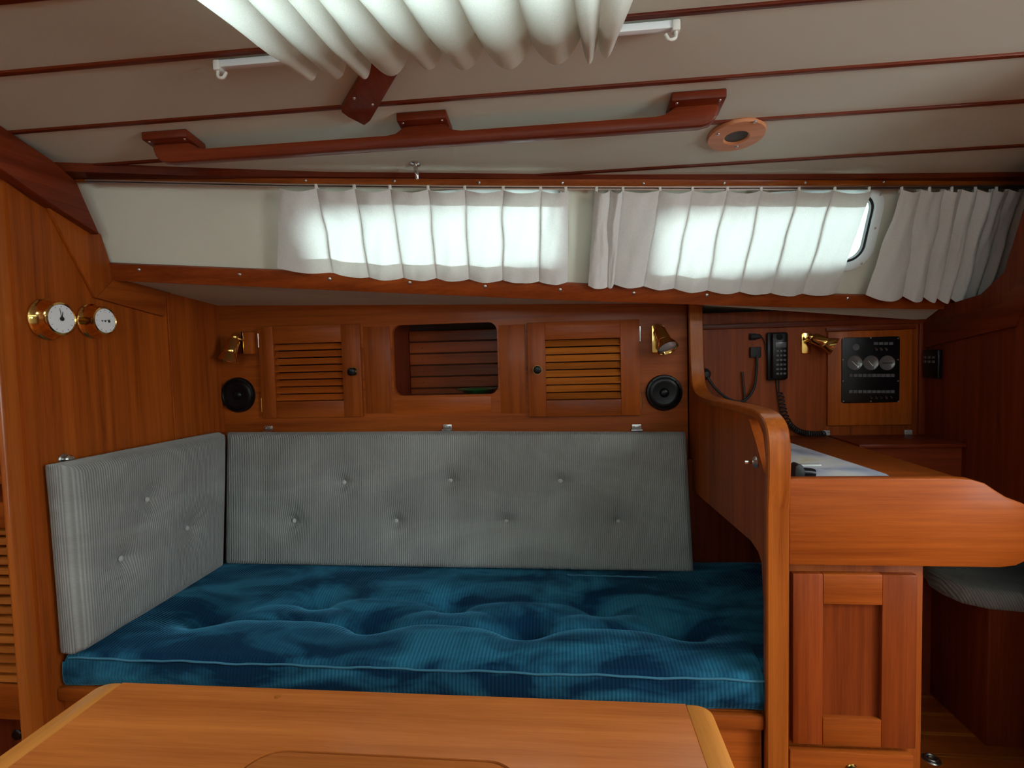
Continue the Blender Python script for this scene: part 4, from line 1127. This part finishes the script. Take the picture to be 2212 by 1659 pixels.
# ================================================================== LAMPS AND SPEAKERS
def lamp(plate_px, joint, d, label, block=None, K=1.38):
    """brass reading spot: plate on the wall, swivel and bell-shaped shade pointing along d"""
    x0, y0, x1, y1 = plate_px; a, b, c, e = rect_px(x0, y0, x1, y1)
    t = thing('reading_lamp', ((a+b)/2, YC, c), label, 'lamp', 'brass reading lamps')
    yb = YC
    if block: 
        a3, b3, c3, e3 = rect_px(*block); box('mounting_block', (a3, YC-0.020, c3), (b3, YC, e3), WZ, t, bev=0.002); yb = YC-0.020
    prism('wall_plate', [V((x, yb, z)) for x, z in rrect((a+b)/2, (c+e)/2, b-a, e-c, 0.006, 4)], (0, -0.004, 0), BRASS, t, bev=0.001)
    d = V(d).normalized(); j = V(joint)
    arm = smooth_path([V(((a+b)/2, yb-0.003, (c+e)/2+0.008)), V(((a+b)/2, j.y+0.01, (c+e)/2+0.012)), j], 5)
    tube('arm', arm, 0.0055, BRASS, t, 12)
    lathe('swivel', [(r*K, h*K) for r, h in ((0, -0.009), (0.006, -0.008), (0.009, -0.003), (0.009, 0.003), (0.006, 0.008), (0, 0.009))], j, d, BRASS, t, 20)
    sh = lathe('shade', [(r*K, h*K) for r, h in ((0, 0.004), (0.011, 0.005), (0.0155, 0.010), (0.0165, 0.036), (0.0175, 0.040), (0.0165, 0.043), (0.019, 0.048), (0.0245, 0.060), (0.0262, 0.066), (0.0245, 0.066), (0.017, 0.048), (0, 0.046))], j, d, BRASS, t, 36)
    lathe('lens', [(r*K, h*K) for r, h in ((0, 0.050), (0.017, 0.0505), (0.0232, 0.0615), (0.020, 0.064), (0.008, 0.066), (0, 0.0665))], j, d, LENS, sh, 28)
    return t
lamp((529, 718, 534, 763), onY(507, 728, YC-0.045), (-0.18, -0.25, -1), 'brass reading lamp pointing down at the left end of the locker front', block=(531, 718, 552, 765))
lamp((1408, 701, 1434, 762), onY(1421, 708, YC-0.040), (0.28, -0.62, -0.85), 'brass reading lamp with pale lens beside the right louvred door')
lamp((1731, 719, 1751, 764), onY(1752, 728, YC-0.040), (0.85, -0.45, -0.50), 'brass reading lamp angled sideways beside the switch panel', K=1.15)

def speaker(cx, cy, r_px, label):
    p = onY(cx, cy, YC); r = (onY(cx+r_px, cy, YC)-p).length
    t = thing('speaker', p-V((0, 0, r)), label, 'speaker', 'round black speakers')
    ax = (0, -1, 0)
    lathe('rim', [(0, 0), (r, 0), (r*1.0, 0.006), (r*0.95, 0.013), (r*0.86, 0.014), (r*0.82, 0.010), (0, 0.010)], p, ax, BLACK, t, 56)
    lathe('cone', [(r*0.82, 0.0102), (r*0.72, 0.0135), (r*0.60, 0.0125), (r*0.30, 0.0105), (0, 0.0105)], p, ax, BLACK, t, 48)
    lathe('dust_cap', [(r*0.26, 0.0106), (r*0.25, 0.0125), (r*0.18, 0.016), (r*0.08, 0.0175), (0, 0.0178)], p, ax, BLACK, t, 32)
    for k in range(4):
        a = math.radians(45+90*k); screw(p+V((r*0.90*math.cos(a), -0.0138, r*0.90*math.sin(a))), ax, t, 0.0025, BLACK)
speaker(516, 853, 36, 'round black speaker below the left reading lamp')
speaker(1434, 848, 40, 'round black speaker below the reading lamp by the partition')

# ================================================================== NAV STATION
# ---- locker door with the switch panel
a, b, c, d = rect_px(1785, 714, 1966, 918)
nd = thing('switch_locker', ((a+b)/2, YC, c), 'square mahogany hatch carrying the black switch panel', 'hatch')
box('door', (a, YC-0.011, c), (b, YC-0.0005, d), WZ, nd, bev=0.003)
box('upper_lip', (a-0.004, YC-0.0085, d+0.001), (b+0.012, YC-0.0005, d+0.012), RX, nd, bev=0.001)
for (x, y) in ((1784, 935), (1961, 934)):
    p = onY(x, y, YC-0.004)
    lt = box('clear_latch', (p.x-0.012, YC-0.010, p.z-0.008), (p.x+0.012, YC-0.001, p.z+0.009), plain('clear_acrylic', (0.35, 0.33, 0.33), 0.1) if 'clear_acrylic' not in MATS else MATS['clear_acrylic'], nd, bev=0.003)
    for s in (-1, 1): screw(V((p.x+s*0.007, YC-0.010, p.z+0.003)), (0, -1, 0), lt, 0.0025, CHROME)
a, b, c, d = rect_px(1818, 728, 1943, 870, YC-0.013)
sp = thing('electrical_switchboard', ((a+b)/2, YC-0.013, c), 'black electrical switch panel with three round gauges above the chart table', 'switch panel')
y0 = YC-0.0145
prism('plate', [V((x, YC-0.0112, z)) for x, z in rrect((a+b)/2, (c+d)/2, b-a, d-c, 0.008, 4)], (0, -0.0035, 0), BLACK, sp, bev=0.0008)
def pp(x, y): p = onY(x, y, y0); return p
for k, x in enumerate((1846, 1881, 1916)):
    p = pp(x, 784); r = 0.0245
    g = lathe('gauge', [(0, 0), (r, 0), (r*1.02, 0.002), (r*0.95, 0.004), (r*0.9, 0.003), (0, 0.003)], p, (0, -1, 0), GAUGE, sp, 32)
    an = math.radians((-45, -40, 0)[k]); q = p+V((0, -0.0034, -0.004))
    if k < 2:
        dv = V((math.sin(an), 0, math.cos(an))); nn = V((dv.z, 0, -dv.x))*0.0012
        prism('needle', [q-nn-dv*0.008, q-nn*0.3+dv*0.015, q+nn*0.3+dv*0.015, q+nn-dv*0.008], (0, -0.0006, 0), WHITE, g)
    else:
        prism('scale', [q+V((-0.016, 0, 0.002)), q+V((0.016, 0, 0.002)), q+V((0.016, 0, 0.006)), q+V((-0.016, 0, 0.006))], (0, -0.0005, 0), INK, g)
def small_box(nm, px_, py_, w_, h_, dpt, mat, par, y=None):
    p = onY(px_, py_, y0 if y is None else y); yy = y0 if y is None else y
    return box(nm, (p.x-w_/2, yy-dpt, p.z-h_/2), (p.x+w_/2, yy+0.0003, p.z+h_/2), mat, par, bev=0.0006, seg=1)
for k in range(10): small_box('breaker', 1837+k*10, 811, 0.012, 0.010, 0.004, GREYP, sp)
for k in range(10): small_box('breaker', 1837+k*10, 846, 0.012, 0.010, 0.004, GREYP, sp)
for k in range(5):
    p = pp(1880+k*11, 856); tube('toggle', [p, p+V((-0.001, -0.010, -0.006))], [0.0022, 0.0030], STEEL, sp, 8)
for k in range(4): small_box('switch_label', 1892+k*11, 742, 0.013, 0.009, 0.0012, GREYP, sp)
for k in range(3):
    p = pp(1891+k*11, 752); tube('toggle', [p, p+V((-0.001, -0.010, -0.006))], [0.0022, 0.0030], STEEL, sp, 8)
p = pp(1849, 750); lathe('emblem', [(0, 0), (0.011, 0), (0.011, 0.0008), (0, 0.0008)], p, (0, -1, 0), GREYP, sp, 20).scale = (1, 1, 1)
for (x, y) in ((1821, 731), (1881, 730), (1940, 731), (1821, 777), (1940, 777), (1821, 823), (1940, 823), (1822, 867), (1881, 867), (1940, 867)):
    screw(pp(x, y), (0, -1, 0), sp, 0.0025)
# ---- small black instrument on the right bulkhead
i0, i1 = onX(2004, 755, XR), onX(2037, 818, XR)
ib = thing('wall_remote', V((XR, (i0.y+i1.y)/2, i1.z)), 'small black control box with grey keys on the right bulkhead', 'control box')
box('case', (XR-0.016, min(i0.y, i1.y)+0.0, i1.z), (XR-0.0005, max(i0.y, i1.y), i0.z), BLACK, ib, bev=0.004)
for r_ in range(2):
    for k in range(3):
        yy = min(i0.y, i1.y)+0.02+k*0.02; zz = i0.z-0.025-r_*0.014
        box('key', (XR-0.018, yy-0.006, zz-0.004), (XR-0.0155, yy+0.006, zz+0.004), GREYP, ib, bev=0.001, seg=1)

# ---- radio telephone handset with coiled cord
a, b, c, d = rect_px(1660, 719, 1698, 820, YC-0.02)
ph_ = thing('telephone_handset', ((a+b)/2, YC, c), 'black telephone handset with keypad hanging beside the brass lamp at the nav station', 'telephone')
xm = a+(b-a)*0.30
box('cradle', (a-0.002, YC-0.018, c-0.002), (b+0.002, YC-0.0005, d+0.002), BLACK, ph_, bev=0.004)
hs = box('handset', (a+0.006, YC-0.040, c+0.002), (b, YC-0.016, d), BLACK, ph_, bev=0.006)
dsx = onY(1687, 745, YC-0.04)
box('display', (dsx.x-0.017, YC-0.0412, dsx.z-0.009), (dsx.x+0.017, YC-0.0395, dsx.z+0.009), SCREEN, hs, bev=0.0008)
kv, kf = g_box((-0.0042, -0.0012, -0.0034), (0.0042, 0.0012, 0.0034), 0.0008, 1)
kme = bpy.data.meshes.new('key'); kme.from_pydata([tuple(v) for v in kv], [], kf); kme.materials.append(GREYP)
for r_ in range(6):
    for k in range(3): link('key', kme, hs, (dsx.x+(k-1)*0.0115, YC-0.0412, dsx.z-0.020-r_*0.0152))
lathe('earpiece', [(0, 0), (0.011, 0), (0.011, 0.001), (0.006, 0.0015), (0, 0.001)], V(((a+b)/2, YC-0.040, d-0.014)), (0, -1, 0), GRILLE, hs, 20)
YK = YC-0.016
cpath = smooth_path([onY(1682, 821, YK), onY(1683, 842, YK), onY(1688, 862, YK), onY(1694, 890, YK), onY(1704, 913, YK), onY(1722, 930, YK), onY(1750, 937, YK), onY(1784, 937, YK)], 60)
coil = []; turn = 0.0
for i in range(len(cpath)-1):
    p = cpath[i]; t = (cpath[i+1]-p); L = t.length; t.normalize()
    fr = i/(len(cpath)-1); rad = 0.0 if fr < 0.15 else min(0.0085, (fr-0.15)*0.12)
    pit = 0.0135 if fr < 0.55 else 0.0075
    turn += L/pit*2*math.pi; nx_ = V((t.z, 0, -t.x)); ny_ = V((0, 1, 0))
    coil.append(p+nx_*math.cos(turn)*rad+ny_*math.sin(turn)*rad)
tube('coiled_cord', coil, 0.0022, RUBBER, ph_, 6)
tube('thin_cord', smooth_path([onY(1676, 821, YC-0.006), onY(1679, 850, YC-0.006), onY(1686, 890, YC-0.006), onY(1696, 905, YC-0.008)], 8), 0.0018, RUBBER, ph_, 6)
# ---- plugs, sockets and cables
pg = onY(1633, 727, YC-0.012)
pl = thing('cable_plug', pg, 'small black jack plug with thin lead left of the telephone', 'plug')
tube('plug_body', [pg+V((-0.018, 0, 0)), pg+V((0.010, 0, 0)), pg+V((0.018, 0, -0.001))], [0.0085, 0.0085, 0.004], RUBBER, pl, 14)
box('socket', (pg.x-0.020, YC-0.006, pg.z-0.012), (pg.x+0.004, YC-0.0005, pg.z+0.012), RUBBER, pl, bev=0.003)
tube('lead', smooth_path([pg+V((0.016, 0, 0)), onY(1652, 740, YC-0.006), onY(1656, 770, YC-0.006)], 8), 0.0018, RUBBER, pl, 6)
s1 = onY(1630, 761, YC)
sk = thing('power_socket', s1, 'square black socket with a drooping black cable left of the telephone', 'socket')
box('socket_body', (s1.x-0.018, YC-0.014, s1.z-0.018), (s1.x+0.018, YC-0.0005, s1.z+0.018), RUBBER, sk, bev=0.003)
s2 = onY(1521, 808, YC)
lathe('round_plug', [(0, 0), (0.020, 0), (0.021, 0.006), (0.016, 0.018), (0.009, 0.028), (0, 0.030)], s2, (0.1, -1, 0), RUBBER, sk, 28)
tube('cable', smooth_path([s1+V((0.004, -0.012, -0.012)), onY(1634, 800, YC-0.014), onY(1628, 840, YC-0.016), onY(1606, 866, YC-0.018), onY(1575, 862, YC-0.02), onY(1545, 838, YC-0.02), onY(1528, 814, YC-0.02), s2+V((0, -0.02, 0))], 8), 0.0042, RUBBER, sk, 10)
st0, st1 = onY(1604, 803, YC-0.010), onY(1610, 872, YC-0.012)
stk = tube('cable_stick', [st0, st1], [0.0035, 0.0045], plain('brown_stick', (0.05, 0.022, 0.015), 0.6), None, 8)
tag(stk, 'thin brown stick standing against the nav panel behind the cable', 'stick')

# ---- chart, plotter and handheld on the chart table
m_, nt, p_ = nodes('chart_print'); L_ = nt.links
tc = N(nt, 'ShaderNodeTexCoord'); n1 = N(nt, 'ShaderNodeTexNoise', Scale=7.0, Detail=5.0, Distortion=0.6); L_.new(tc.outputs['Object'], n1.inputs['Vector'])
cr = N(nt, 'ShaderNodeValToRGB'); L_.new(n1.outputs['Fac'], cr.inputs[0]); e_ = cr.color_ramp.elements
e_[0].position = 0.32; e_[0].color = (0.16, 0.26, 0.42, 1); e_[1].position = 0.70; e_[1].color = (0.62, 0.58, 0.36, 1)
for pos, col in ((0.40, (0.42, 0.48, 0.60, 1)), (0.50, (0.62, 0.66, 0.72, 1)), (0.60, (0.70, 0.72, 0.70, 1))):
    x = e_.new(pos); x.color = col
L_.new(cr.outputs[0], p_.inputs['Base Color']); p_.inputs['Roughness'].default_value = 0.45
ca, cb = onZ(1650, 940, ZT), onZ(1914, 1027, ZT)
dr_ = (cb-ca).normalized(); nr_ = V((dr_.y, -dr_.x, 0)); nr_ = nr_ if nr_.y < 0 else -nr_
pts = [ca, cb, V((cb.x-0.02, YF+0.032, ZT)), V((XF+0.004, YF+0.032, ZT)), V((XF+0.004, ca.y+0.0, ZT))]
if pts[0].x < XF+0.006: pts[0] = ca+dr_*((XF+0.006-ca.x)/dr_.x)
pts[4] = V((XF+0.004, pts[0].y-0.004, ZT))
ch = prism('sea_chart', [p+V((0, 0, 0.0006)) for p in pts], (0, 0, 0.003), m_)
tag(ch, 'folded blue and white sea chart lying on the chart table', 'chart')
r0, r1 = onZ(1704, 999, ZT+0.004), onZ(1770, 1004, ZT+0.004)
rl = box('plotting_ruler', (min(r0.x, XF+0.01), r1.y-0.012, ZT+0.004), (r1.x, r1.y+0.004, ZT+0.0065), plain('clear_plotter', (0.62, 0.68, 0.64), 0.2), None, bev=0.0006)
tag(rl, 'pale plastic plotting ruler lying on the sea chart', 'ruler')
k0 = onY(1744, 1028, 1.225)
kt = thing('handheld_camera', V((k0.x, 1.25, ZT+0.004)), 'small black handheld device with a short barrel lying on the sea chart', 'device')
kx = k0.x; kz = ZT+0.0045
prism('body', [V((x, 1.232, z)) for x, z in ((kx-0.024, kz), (kx-0.002, kz), (kx-0.001, kz+0.020), (kx-0.006, kz+0.033), (kx-0.016, kz+0.036), (kx-0.022, kz+0.030))], (0, 0.032, 0), RUBBER, kt, bev=0.003)
tube('barrel', [V((kx-0.004, 1.248, kz+0.0135)), V((kx+0.016, 1.247, kz+0.0125)), V((kx+0.024, 1.247, kz+0.0115))], [0.0125, 0.0115, 0.0100], BLACK, kt, 20)

# lifting ring let into the cabin sole
fr = thing('floor_ring', rp, 'small metal lifting ring let into the cabin sole beside the navigator seat', 'ring')
lathe('plate', [(0, 0), (0.024, 0), (0.022, 0.002), (0, 0.002)], rp, (0, 0, 1), STEEL, fr, 24)
tube('ring', [rp+V((0.014*math.cos(a*math.tau/20), 0.014*math.sin(a*math.tau/20), 0.0045)) for a in range(20)], 0.0025, STEEL, fr, 8, closed=True)
